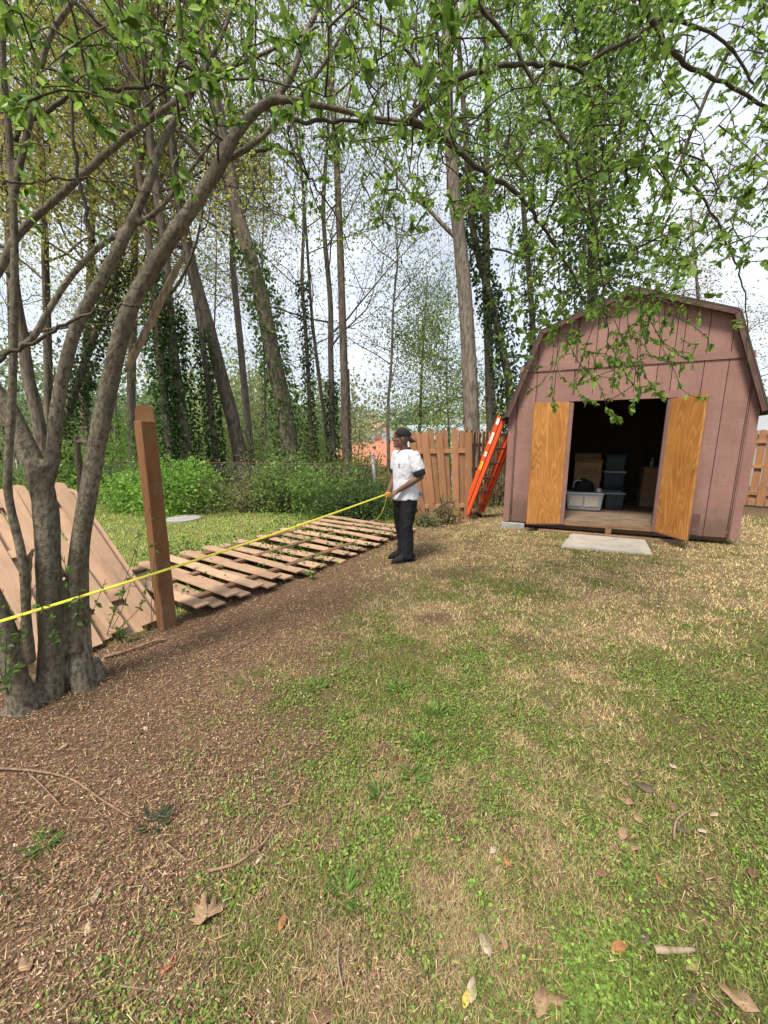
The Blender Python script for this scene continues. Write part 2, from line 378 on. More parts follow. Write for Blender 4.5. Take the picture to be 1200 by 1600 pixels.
def ground_sheet():
    xs = np.unique(np.concatenate([np.linspace(-1500, -60, 8), np.linspace(-60, -14, 24), np.linspace(-14, -5, 50), np.arange(-5, 7, .05), np.linspace(7, 14, 40), np.linspace(14, 60, 24), np.linspace(60, 1500, 8)]))
    ys = np.unique(np.concatenate([np.linspace(-60, -1, 14), np.arange(-1, 9, .05), np.linspace(9, 14, 60), np.linspace(14, 60, 60), np.linspace(60, 2500, 14)]))
    X, Y = np.meshgrid(xs, ys); Z = ground_z(X, Y)
    nearm = np.clip((10 - np.hypot(X, Y)) / 3, 0, 1)
    Z = Z + nearm * ((fbm(X, Y, 6, 5) - .5) * .022)
    V = np.stack([X, Y, Z], -1).reshape(-1, 3); nx, ny = len(xs), len(ys)
    i = np.arange(ny - 1)[:, None] * nx; k = np.arange(nx - 1)[None]
    F = np.stack([i + k, i + k + 1, i + nx + k + 1, i + nx + k], -1).reshape(-1, 4)
    c = V[F].mean(1); mul, grn, bare, far = zones(c[:, 0], c[:, 1])
    col = mixc((.34, .25, .13), (.15, .16, .05), grn)
    col = mixc(col, (.26, .30, .09), far * .7); col = mixc(col, (.185, .115, .07), np.clip(bare, 0, 1)); col = mixc(col, (.21, .128, .082), mul)
    wood = sig((c[:, 1] - 9.3 + .12 * c[:, 0]) / .5); col = mixc(col, (.11, .085, .05), wood)
    g = Geo(); g.add(V, F, col=col)
    t = NT('ground'); a = t.n('Attribute', attribute_name='col'); v = t.coords((1, 1, 1), False)
    n1 = t.noise(v, 55, 5, .7); n2 = t.noise(v, 9, 4, .6)
    cc = t.mix(t.ramp(n1, (.42, .75), (.60, 0.)), a.outputs['Color'], (.075, .045, .028))
    cc = t.mix(t.ramp(n1, (.60, 0.), (.72, .7)), cc, (.36, .26, .17)); cc = t.mix(t.ramp(n2, (.3, .5), (.6, 0.)), cc, (.10, .062, .04))
    m = t.bsdf(cc, .95, t.bump(n1, .8, .03), .1)
    return tag(g.build('ground', m, smooth=True, color=True), kind='structure')
ground_sheet()

# shed footprint, used to keep grass out of it
SH0 = np.array([2.30, 7.20]); SHA = R(-24.0); SU = np.array([math.cos(SHA), math.sin(SHA)]); SV = np.array([-SU[1], SU[0]])
def in_shed(x, y):
    u = (x - SH0[0]) * SU[0] + (y - SH0[1]) * SU[1]; v = (x - SH0[0]) * SV[0] + (y - SH0[1]) * SV[1]
    return (u > -.05) & (u < 3.5) & (v > .05) & (v < 3.1)

def scatter(n, rmin, rmax, power=1.0, half=R(59)):
    """points round the viewer's side of the yard, thinning out with distance"""
    u = rng.random(n); r = np.exp(np.log(rmin) + u ** power * (np.log(rmax) - np.log(rmin)))
    a = (rng.random(n) * 2 - 1) * half
    return r * np.sin(a), r * np.cos(a)
def grass():
    g = Geo()
    x, y = scatter(570000, .68, 11.5, .85)
    mul, grn, bare, far = zones(x, y)
    fine = fbm(x, y, 9, 71)
    keep = rng.random(len(x)) < np.clip((1 - mul * .97) * (1 - bare * .8) * (.35 + .9 * fine), 0, 1)
    keep &= ~in_shed(x, y); s, q = fence_sq(x, y); keep &= ~((q > 0) & (q < 1.75) & (s > .2) & (s < 4.4) & (rng.random(len(x)) < .8))
    keep &= y < 9.6 - .1 * x + rng.normal(0, .2, len(x))
    x, y, grn, far, mul = x[keep], y[keep], grn[keep], far[keep], mul[keep]; n = len(x)
    r = np.hypot(x, y); h = (.008 + .016 * rng.random(n)) * (1 + np.clip(r - 3, 0, 8) * .09) * (1 + .3 * grn) * (1 + far * .25)
    w = .0016 + .0009 * r * rng.random(n) ** .5
    a = rng.random(n) * 6.283; lean = rng.random(n) * 1.6 + .25
    d = np.stack([np.cos(a), np.sin(a), np.zeros(n)], 1); b = np.stack([-np.sin(a), np.cos(a), np.zeros(n)], 1)
    p = np.stack([x, y, ground_z(x, y) - .004], 1)
    tip = p + d * (h * lean)[:, None] + np.array([0, 0, 1]) * h[:, None]
    V = np.stack([p - b * w[:, None], p + b * w[:, None], tip], 1).reshape(-1, 3)
    isg = rng.random(n) < np.clip(grn * 1.05 + far * .25, .03, .96)
    c = np.where(isg[:, None], vary((.18, .225, .055), n, .3), vary((.54, .43, .225), n, .25) * np.clip(.62 + .12 * r, .62, 1.1)[:, None])
    yel = (far > .5) & (rng.random(n) < .8); c[yel] = vary((.36, .46, .12), yel.sum(), .25)
    g.add(V, np.arange(n * 3).reshape(n, 3), col=c)
    # broad little weed leaves, clover
    x, y = scatter(300000, .68, 8, .8); mul, grn, bare, far = zones(x, y); cl = fbm(x, y, 3.1, 91)
    keep = (rng.random(len(x)) < np.clip((cl - .36) * 3.2, 0, 1) * (grn ** 1.5) * (1 - mul) * np.clip(1.25 - np.hypot(x, y) / 6, 0, 1)) & ~in_shed(x, y)
    x, y = x[keep], y[keep]; n = len(x)
    p = np.stack([x, y, ground_z(x, y) + .006 + .014 * rng.random(n)], 1)
    ax = unit(n); ax[:, 2] = np.abs(ax[:, 2]) * .35; ax /= np.linalg.norm(ax, axis=1)[:, None]
    V, F = leaf_quads(p, .007 + .011 * rng.random(n), .38, axis=ax); g.add(V, F, col=vary((.20, .295, .065), n, .25))
    # stray green shoots in the mulch
    x, y = scatter(90000, .8, 7, .9); mul, grn, bare, far = zones(x, y); cl = fbm(x, y, 2.0, 131) * .6 + fbm(x, y, 7., 133) * .4
    keep = rng.random(len(x)) < np.clip((cl - .55) * 6, 0, 1) * mul
    x, y = x[keep], y[keep]; n = len(x); h = .012 + .025 * rng.random(n); a = rng.random(n) * 6.283
    p = np.stack([x, y, np.full(n, -.003)], 1); d = np.stack([np.cos(a), np.sin(a), np.zeros(n)], 1); b = np.stack([-d[:, 1], d[:, 0], d[:, 2]], 1)
    V = np.stack([p - b * .0022, p + b * .0022, p + d * (h * .9)[:, None] + np.array([0, 0, 1]) * h[:, None]], 1).reshape(-1, 3)
    g.add(V, np.arange(n * 3).reshape(n, 3), col=vary((.085, .12, .05), n, .25))
    tag(g.build('grass', M['grass'], color=True), 'short patchy grass and clover over the whole yard', 'grass', kind='stuff')
grass()

def chips():
    g = Geo(); x, y = scatter(480000, .68, 9, .85); mul, grn, bare, far = zones(x, y)
    keep = (rng.random(len(x)) < np.clip(mul * .95 + bare * .18 + .03, 0, 1) * (1 - far)) & ~in_shed(x, y); x, y = x[keep], y[keep]; n = len(x); r = np.hypot(x, y)
    p = np.stack([x, y, .004 + .012 * rng.random(n)], 1)
    a = unit(n); a[:, 2] *= .28; a /= np.linalg.norm(a, axis=1)[:, None]
    b = np.cross(a, np.array([0, 0, 1.]) + unit(n) * .35); b /= np.linalg.norm(b, axis=1)[:, None]
    L = (.0018 + .0046 * rng.random(n) ** 3) * (.72 + r * .22); W = L * (.16 + .3 * rng.random(n))
    V = np.stack([p - a * L[:, None] - b * W[:, None], p + a * L[:, None] - b * W[:, None] * .7, p + a * L[:, None] + b * W[:, None], p - a * L[:, None] + b * W[:, None] * .8], 1).reshape(-1, 3)
    k = rng.random(n); c = vary((.235, .14, .086), n, .3); m = k < .36; c[m] = vary((.40, .275, .175), m.sum(), .25); m = k < .05; c[m] = vary((.58, .46, .33), m.sum(), .15)
    m = k > .86; c[m] = vary((.085, .055, .04), m.sum(), .3)
    g.add(V, np.arange(n * 4).reshape(n, 4), col=c)
    # dry needles and stalks
    x, y = scatter(16000, .68, 9, .85); mul, grn, bare, far = zones(x, y); keep = (rng.random(len(x)) < .35 + mul * .5) & (far < .5) & ~in_shed(x, y); x, y = x[keep], y[keep]; n = len(x)
    a = rng.random(n) * 6.283; d = np.stack([np.cos(a), np.sin(a), rng.normal(0, .1, n)], 1); b = np.stack([-np.sin(a), np.cos(a), np.zeros(n)], 1)
    p = np.stack([x, y, .012 + .016 * rng.random(n)], 1); L = .010 + .026 * rng.random(n) ** 2.5; w = .0007 + .0004 * np.hypot(x, y)
    V = np.stack([p - d * L[:, None], p + d * L[:, None] - b * w[:, None], p + d * L[:, None] + b * w[:, None]], 1).reshape(-1, 3)
    g.add(V, np.arange(n * 3).reshape(n, 3), col=vary((.42, .29, .16), n, .3))
    tag(g.build('wood_chip_mulch', M['litter'], color=True), 'fine wood chip mulch and dry needles on bare soil', 'mulch', kind='stuff')
chips()

# ================================================================== SHED
def clip_poly(poly, a, b, c):
    """keep a*x+b*z<=c"""
    out = []
    for i in range(len(poly)):
        p, q = poly[i], poly[(i + 1) % len(poly)]; fp, fq = a * p[0] + b * p[1] - c, a * q[0] + b * q[1] - c
        if fp <= 0: out.append(p)
        if (fp < 0 < fq) or (fq < 0 < fp):
            t = fp / (fp - fq); out.append((p[0] + t * (q[0] - p[0]), p[1] + t * (q[1] - p[1])))
    return out
def clip_rect(poly, x0, x1, z0, z1):
    for h in ((-1, 0, -x0), (1, 0, x1), (0, -1, -z0), (0, 1, z1)):
        poly = clip_poly(poly, *h)
        if len(poly) < 3: return []
    return poly
SW, SD = 3.46, 3.0
OUT = [(0, .12), (SW, .12), (SW, 2.16), (SW - .44, 3.40), (SW / 2, 3.88), (.44, 3.40), (0, 2.16)]
DU0, DU1, DZ1 = 1.02, 2.36, 2.27
shed = thing('garden_shed', 'dark red barn-shaped wooden shed with open plywood doors', 'shed', (SH0[0], SH0[1], 0), SHA)
def lp(name, geo, mat, parent=None, **k): return local(name, geo if isinstance(geo, bpy.types.Mesh) else geo.mesh(name, **k), mat, parent or shed)
def front_wall():
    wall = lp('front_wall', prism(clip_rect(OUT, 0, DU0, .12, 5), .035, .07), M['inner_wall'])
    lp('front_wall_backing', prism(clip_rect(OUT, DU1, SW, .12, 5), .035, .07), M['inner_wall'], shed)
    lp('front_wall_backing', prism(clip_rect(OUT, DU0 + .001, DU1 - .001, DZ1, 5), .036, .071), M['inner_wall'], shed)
    cuts = sorted(set([0, .105, .125, SW - .125, SW - .105, SW, DU0, DU1] + [round(.125 + .292 * i, 3) for i in range(1, 11)] + [round(.125 + .292 * i + .0, 3) for i in range(1, 11)]))
    cuts = [c for i, c in enumerate(cuts) if i == 0 or c - cuts[i - 1] > .015]
    for z0, z1, y0 in ((.12, 2.80, .0), (2.885, 5, -.006)):
        for a, b in zip(cuts[:-1], cuts[1:]):
            lo, hi = a + .005, b - .005
            zz = z0
            if z0 < 1 and a >= DU0 - .01 and b <= DU1 + .01: zz = DZ1
            pl = clip_rect(OUT, lo, hi, zz, z1)
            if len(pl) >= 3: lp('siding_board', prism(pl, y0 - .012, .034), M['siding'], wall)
    lp('band_board', prism([(0.12, 2.795), (SW - .12, 2.795), (SW - .135, 2.89), (.135, 2.89)], -.032, -.004), M['trim'], wall)
    lp('corner_board', prism([(-.02, .11), (.085, .11), (.085, 2.1), (-.02, 2.1)], -.028, -.013), M['trim'], wall)
    lp('corner_board', prism([(SW - .085, .11), (SW + .02, .11), (SW + .02, 2.1), (SW - .085, 2.1)], -.028, -.013), M['trim'], wall)
    lp('door_header', prism([(DU0 - .06, DZ1 + .002), (DU1 + .12, DZ1 + .002), (DU1 + .12, DZ1 + .105), (DU0 - .06, DZ1 + .105)], -.034, -.013), M['trim'], wall)
    pt = lp('bare_patch', prism([(DU1 + .36, .13), (DU1 + .62, .13), (DU1 + .62, .47), (DU1 + .36, .47)], -.017, -.0125), M['bare_patch'], wall)
    pt['label'] = 'unpainted weathered patch low on the wall'
front_wall()
# other walls, roof, floor
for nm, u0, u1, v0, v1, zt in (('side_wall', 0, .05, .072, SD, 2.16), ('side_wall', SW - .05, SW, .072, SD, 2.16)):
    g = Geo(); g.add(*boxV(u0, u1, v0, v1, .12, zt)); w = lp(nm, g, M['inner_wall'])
    n = 10
    for i in range(n):
        a, b = v0 + (v1 - v0) * i / n + .005, v0 + (v1 - v0) * (i + 1) / n - .005
        g = Geo(); g.add(*(boxV(-.02, -.002, a, b, .12, 2.16) if u0 < 1 else boxV(SW + .002, SW + .02, a, b, .12, 2.16))); lp('siding_board', g, M['siding'], w)
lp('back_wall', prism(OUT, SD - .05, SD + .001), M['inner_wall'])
ov = .17
def roof_slab(name, a, b, th, y0, y1, mat, parent=None):
    d = np.array([b[0] - a[0], b[1] - a[1]]); d /= np.linalg.norm(d); nrm = np.array([-d[1], d[0]])
    if nrm[1] < 0: nrm = -nrm
    q = [a, b, (b[0] + nrm[0] * th, b[1] + nrm[1] * th), (a[0] + nrm[0] * th, a[1] + nrm[1] * th)]
    return lp(name, prism(q, y0, y1), mat, parent)
pk, bl, br = (SW / 2, 3.90), (.43, 3.42), (SW - .43, 3.42)
el, er = (-.06, 2.03), (SW + .06, 2.03)
fl, fr_ = (-.155, 1.985), (SW + .155, 1.985)
roof = lp('roof', prism([(.0, 2.17), (SW, 2.17), (SW - .44, 3.405), (SW / 2, 3.885), (.44, 3.405)], SD + .002, SD + .012), M['inner_wall'])
for a, b in ((bl, pk), (pk, br), (el, bl), (br, er), (fl, el), (er, fr_)):
    roof_slab('roof_panel', a, b, .022, -ov, SD + .1, M['shingle'], roof)
for a, b in ((bl, pk), (pk, br), (el, bl), (br, er)):
    d = np.array([b[0] - a[0], b[1] - a[1]]); d /= np.linalg.norm(d)
    a2, b2 = (a[0] + d[0] * .012, a[1] + d[1] * .012), (b[0] - d[0] * .012, b[1] - d[1] * .012)
    n_ = np.array([-d[1], d[0]]); n_ = n_ if n_[1] > 0 else -n_
    lp('rake_board', prism([(a2[0] - n_[0] * .062, a2[1] - n_[1] * .062), (b2[0] - n_[0] * .062, b2[1] - n_[1] * .062), (b2[0] - n_[0] * .003, b2[1] - n_[1] * .003), (a2[0] - n_[0] * .003, a2[1] - n_[1] * .003)], -ov + .002, -ov + .024), M['fascia'], roof)
    lp('soffit', prism([(a2[0] - n_[0] * .03, a2[1] - n_[1] * .03), (b2[0] - n_[0] * .03, b2[1] - n_[1] * .03), (b2[0] - n_[0] * .004, b2[1] - n_[1] * .004), (a2[0] - n_[0] * .004, a2[1] - n_[1] * .004)], -ov + .026, -.02), M['fascia'], roof)
g = Geo(); g.add(*boxV(.055, SW - .055, .0, SD - .055, .19, .215)); fl_ = lp('floor', g, M['old_floor'])
for i, (z0, z1, y0, y1) in enumerate(((.065, .188, -.004, .036),)):
    lp('rim_joist', bm_mesh('rim_joist', cbox(DU0 - .04, DU1 + .03, y0 - .02, y1 - .02, z0 + .055, z1, .004)), M['old_lumber'], fl_)
for v in (.2, 1.5, 2.8):
    lp('skid', bm_mesh('skid', cbox(.05, SW - .05, v - .05, v + .05, .02, .115, .005)), M['old_lumber'], fl_)
lp('joist_block', bm_mesh('joist_block', cbox(1.69, 1.78, -.05, .04, .005, .118, .004)), M['old_lumber'], fl_)
lp('sill_beam', bm_mesh('sill_beam', cbox(.62, 2.7, -.20, -.13, .0, .045, .006)), M['old_lumber'], fl_)
# doors: hinged at the opening, swung wide
def door(hu, ang, sgn, lab):
    w, z0, z1 = .665, .135, 2.25
    e = bpy.data.objects.new('door', None); COL.objects.link(e); e.parent = shed; e['label'] = lab
    e.matrix_basis = Matrix.Translation((hu, -.035, 0)) @ Matrix.Rotation(ang, 4, 'Z')
    local('door_panel', bm_mesh('door_panel', cbox(.075, w, -.016, .016, z0, z1, .003)), M['plywood'], e)
    local('hinge_stile', bm_mesh('hinge_stile', cbox(0, .073, -.018, .018, z0 + .004, z1 - .004, .003)), M['trim'], e)
    local('outer_skin', bm_mesh('outer_skin', cbox(.001, w, sgn * .0285 - .009, sgn * .0285 + .009, z0 + .01, z1 - .006, .003)), M['siding'], e)
    local('weather_strip', bm_mesh('weather_strip', cbox(.076, w - .001, -sgn * .0185 - .002, -sgn * .0185 + .002, z0 + .001, z0 + .02, .0005)), M['bare_patch'], e)
    for z in (.45, 1.2, 1.95):
        V, F, T = tube([(-.004, sgn * .03, z - .045), (-.004, sgn * .03, z + .045)], .008, 8, True); g = Geo(); g.add(V, F, T); local('hinge', g.mesh('hinge'), M['steel'], e)
    V, F, T = tube([(w - .04, -sgn * .02, 1.2), (w - .03, -sgn * .05, 1.2), (w - .0, -sgn * .05, 1.21)], .006, 8, True); g = Geo(); g.add(V, F, T); local('latch', g.mesh('latch'), M['steel'], e)
    return e
door(DU0 + .005, R(180 + 24), -1, 'plywood-faced left door swung back towards the wall')
door(DU1 + .0, R(-61), 1, 'plywood-faced right door swung out from the wall')
def shed_place(u, v, z): q = SH0 + SU * u + SV * v; return (q[0], q[1], z)
# ---- things stored in the shed
def in_shed_box(name, label, cat, u, v, w, d, h, z=.216, rz=0., group=None):
    return thing(name, label, cat, shed_place(u, v, z), SHA + rz, group)
b1 = in_shed_box('cardboard_box', 'open cardboard moving box with black lettering in the shed', 'box', 1.46, 1.98, .5, .4, .45, .216)
BZ = .40
g = Geo(); g.add(*boxV(-.26, .26, -.2, .2, 0, BZ)); 
local('carton', bm_mesh('carton', cbox(-.26, .26, -.2, .2, .55, .95, .006)), M['cardboard'], b1)
b0 = in_shed_box('cardboard_box', 'plain cardboard box underneath the open moving box in the shed', 'box', 1.46, 1.98, .5, .4, .45, .216)
local('carton', bm_mesh('carton', cbox(-.27, .25, -.19, .2, 0, .548, .006)), M['cardboard'], b0); local('tape_strip', bm_mesh('tape_strip', cbox(-.04, .02, -.192, -.1905, .02, .36, .0003)), M['paper'], b0)
def flap(name, p, q, dx, dy, dz, parent):
    p, q = np.array(p), np.array(q); d = np.array([dx, dy, dz]); n = np.cross(q - p, d); n = n / np.linalg.norm(n) * .004
    V = np.array([p, q, q + d, p + d]); V = np.vstack([V, V + n]); g = Geo(); g.add(V, np.array([[3, 2, 1, 0], [4, 5, 6, 7], [0, 1, 5, 4], [1, 2, 6, 5], [2, 3, 7, 6], [3, 0, 4, 7]])); local(name, g.mesh(name), M['cardboard'], parent)
flap('flap', (-.26, -.2, .952), (.26, -.2, .952), .02, -.12, .06, b1); flap('flap', (.262, -.2, .952), (.262, .2, .952), .17, 0, -.1, b1)
flap('flap', (-.26, .2, .952), (.26, .2, .952), .0, .05, .17, b1)
def text_mesh(s, size, ext=.0008):
    cu = bpy.data.curves.new('txt', 'FONT'); cu.body = s; cu.size = size; cu.extrude = ext; cu.align_x = 'CENTER'; cu.align_y = 'CENTER'; cu.resolution_u = 3
    o = bpy.data.objects.new('txt', cu); COL.objects.link(o); dg = bpy.context.evaluated_depsgraph_get()
    me = bpy.data.meshes.new_from_object(o.evaluated_get(dg)); bpy.data.objects.remove(o); return me
local('lettering', text_mesh('U-HAUL', .085), M['ink'], b1, Matrix.Translation((.04, -.2015, .77)) @ Matrix.Rotation(R(90), 4, 'X') @ Matrix.Diagonal((1.0, 1.1, 1, 1)))
g = Geo()
for bx in ((-.17, .27, .825, .833), (-.17, .27, .70, .708), (.246, .274, .708, .825)): g.add(*boxV(bx[0], bx[1] - .02, -.2022, -.2008, bx[2], bx[3]))
local('printed_frame', g.mesh('printed_frame'), M['ink'], b1)
def bin_(label, u, v, w, d, h, z, mat, lid, rz=0, name='storage_bin', lip=True):
    e = thing(name, label, 'bin', shed_place(u, v, z), SHA + rz)
    bm = cbox(-w / 2, w / 2, -d / 2, d / 2, 0, h, .015)
    for vv in bm.verts:
        k = 1 - .1 * (1 - vv.co.z / h); vv.co.x *= k; vv.co.y *= k
    local('tub', bm_mesh('tub', bm), mat, e)
    local('rim', bm_mesh('rim', cbox(-w / 2 - .012, w / 2 + .012, -d / 2 - .012, d / 2 + .012, h + .001, h + .028, .006)), lid, e)
    for x0, x1 in ((-w * .42, -w * .06), (0.0, w * .38)):
        k = len([c for c in e.children]) 
        local('paper_stack', bm_mesh('paper_stack', cbox(x0, x1, -d / 2 - .003, -d / 2 + .02, h * .22, h * .86, .003)), M['paper'] if mat == M['bin'] else M['bin_dark'], e)
    return e
bin_('pale grey clear storage bin full of papers on the shed floor', 1.40, 1.45, .68, .42, .33, .216, M['bin'], M['bin_lid'], R(4))
bin_('second grey storage bin behind the papers bin', 1.97, 1.75, .34, .44, .32, .216, M['bin_dark'], M['bin'], R(3))
bin_('tall blue-grey bin on the shed floor by the stacked lids', 2.02, 2.45, .42, .36, .36, .216, M['bin_dark'], M['bin_dark'])
bin_('blue-grey bin with pale rim, middle of the dark stack', 2.02, 2.45, .42, .36, .32, .606, M['bin_dark'], M['bin_lid'])
bin_('blue-grey bin, topmost of the dark stack', 2.02, 2.45, .40, .34, .34, .956, M['bin_dark'], M['bin_dark'])
def lumpy(name, c, r, mat, parent, amp=.25, seed=0, sub=3):
    bm = bmesh.new(); bmesh.ops.create_icosphere(bm, subdivisions=sub, radius=1)
    for v in bm.verts:
        p = v.co; k = 1 + amp * (math.sin(3.1 * p.x + 2.3 * p.y + seed) * math.cos(2.7 * p.z - 3.3 * p.y + seed * 2) + .5 * math.sin(7 * p.z + 6 * p.x + seed * 3))
        v.co = Vector((p.x * r[0] * k + c[0], p.y * r[1] * k + c[1], max(p.z * r[2] * k + c[2], 0)))
    return local(name, bm_mesh(name, bm, True), mat, parent)
bg_ = thing('black_bag', 'crumpled black bag lying on the papers bin', 'bag', shed_place(1.36, 1.46, .576), SHA)
lumpy('bag_body', (0, 0, .10), (.21, .15, .15), M['black_cloth'], bg_, .16, 2, 4)
V, F = tube(spline([(-.17, -.05, .06), (-.16, -.1, .18), (-.1, -.09, .24), (-.03, -.06, .22)], 14), .009, 6); g = Geo(); g.add(V, F); local('strap', g.mesh('strap', True), M['bin_lid'], bg_)
cup = thing('white_mug', 'small white mug at the edge of the papers bin', 'mug', shed_place(1.66, 1.36, .576), SHA)
g = Geo(); V, F, T = tube([(0, 0, 0), (0, 0, .085)], .038, 14, True); g.add(V, F, T); local('cup', g.mesh('cup', True), M['white'], cup)
V, F = tube([(.036, 0, .02), (.06, 0, .03), (.062, 0, .06), (.036, 0, .07)], .006, 6); g = Geo(); g.add(V, F); local('handle', g.mesh('handle'), M['white'], cup)
br_ = thing('cardboard_box', 'brown cardboard box stacked by the right door inside the shed', 'box', shed_place(2.78, 2.4, .216), SHA)
local('carton', bm_mesh('carton', cbox(-.24, .24, -.22, .22, .40, .85, .006)), M['cardboard'], br_); local('flap', bm_mesh('flap', cbox(-.24, .24, -.226, -.222, .70, .852, .001)), M['cardboard'], br_)
br0 = thing('cardboard_box', 'lower brown cardboard box by the right door inside the shed', 'box', shed_place(2.78, 2.4, .216), SHA)
local('carton', bm_mesh('carton', cbox(-.25, .23, -.20, .23, 0, .398, .006)), M['cardboard'], br0); local('flap', bm_mesh('flap', cbox(-.24, .22, -.206, -.202, .2, .396, .001)), M['cardboard'], br0)
bo = thing('plastic_bottle', 'small pale bottle standing on the brown box by the right door', 'bottle', shed_place(2.70, 2.36, 1.068), SHA)
g = Geo(); V, F, T = tube([(0, 0, 0), (0, 0, .10), (0, 0, .13), (0, 0, .16)], [.036, .036, .016, .014], 12, True); g.add(V, F, T); local('bottle_body', g.mesh('bottle_body', True), M['bin'], bo)
V, F, T = tube([(0, 0, .161), (0, 0, .185)], .016, 10, True); g = Geo(); g.add(V, F, T); local('cap', g.mesh('cap'), M['white'], bo)
V, F = tube(np.array([shed_place(u, v, .224) for u, v in spline([(1.0, 1.15), (1.3, 1.13), (1.6, 1.10), (1.72, 1.2), (1.80, 1.19)], 30)]), .007, 6); g = Geo(); g.add(V, F)
tag(g.build('power_cable', M['black_plastic'], smooth=True), 'black cable trailing on the shed floor before the papers bin', 'cable')
# ---- step slab, blocks
c4 = [G(876, 856), G(1019, 868), G(1008, 846), G(893, 836)]
def slab(name, pts, z0, z1, mat, label, cat):
    bm = bmesh.new(); lo = [bm.verts.new((p[0], p[1], z0)) for p in pts]; hi = [bm.verts.new((p[0], p[1], z1)) for p in pts]; n = len(pts)
    bm.faces.new(lo[::-1]); bm.faces.new(hi)
    for i in range(n): bm.faces.new([lo[i], lo[(i + 1) % n], hi[(i + 1) % n], hi[i]])
    bmesh.ops.recalc_face_normals(bm, faces=bm.faces); bmesh.ops.bevel(bm, geom=[e for e in bm.edges if e.verts[0].co.z > z0 + 1e-4 or e.verts[1].co.z > z0 + 1e-4], offset=.008, segments=2, affect='EDGES')
    return tag(link(name, bm_mesh(name, bm), mat), label, cat)
slab('step_slab', c4, -.02, .03, M['concrete'], 'flat pale concrete slab on the grass before the shed door', 'slab')
def block(name, u, v, w, d, z0, z1, label):
    e = thing(name, label, 'block', shed_place(u, v, z0), SHA + R(3)); h = z1 - z0
    bm = cbox(-w / 2, w / 2, -d / 2, d / 2, 0, h, .006); local('block_body', bm_mesh('block_body', bm), M['block'], e); return e
block('concrete_block', .16, -.03, .42, .19, -.004, .095, 'grey concrete block under the left corner of the shed')
block('concrete_block', 3.2, .75, .4, .19, -.02, .1, 'grey concrete block under the far right corner of the shed')
# manhole-like disc in the far lawn
pt = G(287, 812); g = Geo(); V, F, T = tube([(pt[0], pt[1], -.02), (pt[0], pt[1], .035), (pt[0], pt[1], .045)], [.34, .34, .32], 28, True); g.add(V, F, T)
tag(g.build('stone_disc', M['block']), 'round grey stone cover set in the lawn beyond the fallen fence', 'stone')
# ================================================================== FENCES
def picket_mesh(i, L=1.83, w=.14, th=.016):
    """a dog-eared board: length along +z from 0, width along x, thickness along y, edges eased"""
    r_ = random.Random(100 + i); ear = .035; h = w / 2; b = r_.uniform(-.012, .012); cu = r_.uniform(-.022, .022)
    zs = [0, L * .33, L * .66, L - ear, L]; wl = [h, h, h, h, h - ear]
    V = []; e = .0025
    for k, (z, hw) in enumerate(zip(zs, wl)):
        f = z / L; dx = b * math.sin(f * math.pi); dy = cu * f * f + (.006 * math.sin(7 * f + i)); tw = r_.uniform(-.004, .004)
        zz = z + (r_.uniform(-.004, .004) if k else 0)
        for x, y in ((-hw, e), (-hw + e, 0), (hw - e, 0), (hw, e), (hw, th - e), (hw - e, th), (-hw + e, th), (-hw, th - e)):
            V.append((x + dx, y + dy + tw * x / h, zz))
    F = []
    for k in range(4):
        for j in range(8): F.append((k * 8 + j, k * 8 + (j + 1) % 8, (k + 1) * 8 + (j + 1) % 8, (k + 1) * 8 + j))
    g = Geo(); g.add(V, F, [list(range(8))[::-1]], [list(range(32, 40))]); return g.mesh('picket')
PK = [picket_mesh(i) for i in range(6)]; PKP = [m.copy() for m in PK]
for m in PK: m.materials.append(M['picket'])
for m in PKP: m.materials.append(M['picket_pale'])
def frame(origin, X, Z):
    X = Vector(X).normalized(); Z = Vector(Z).normalized(); Y = Z.cross(X).normalized(); X = Y.cross(Z)
    m = Matrix((X, Y, Z)).transposed().to_4x4(); m.translation = Vector(origin); return m
def rail(parent, a, b, up, mat, w=.085, t=.038):
    a, b = Vector(a), Vector(b); L = (b - a).length; m = frame(a, up, b - a)
    return link('rail', bm_mesh('rail', cbox(-w / 2, w / 2, -t / 2, t / 2, 0, L, .003)), mat, parent, m)
FD3 = Vector((FD[0], FD[1], 0)); FN3 = Vector((FNV[0], FNV[1], 0))
def fpt(s, q, z): return Vector((F0[0] + FD[0] * s + FNV[0] * q, F0[1] + FD[1] * s + FNV[1] * q, z))
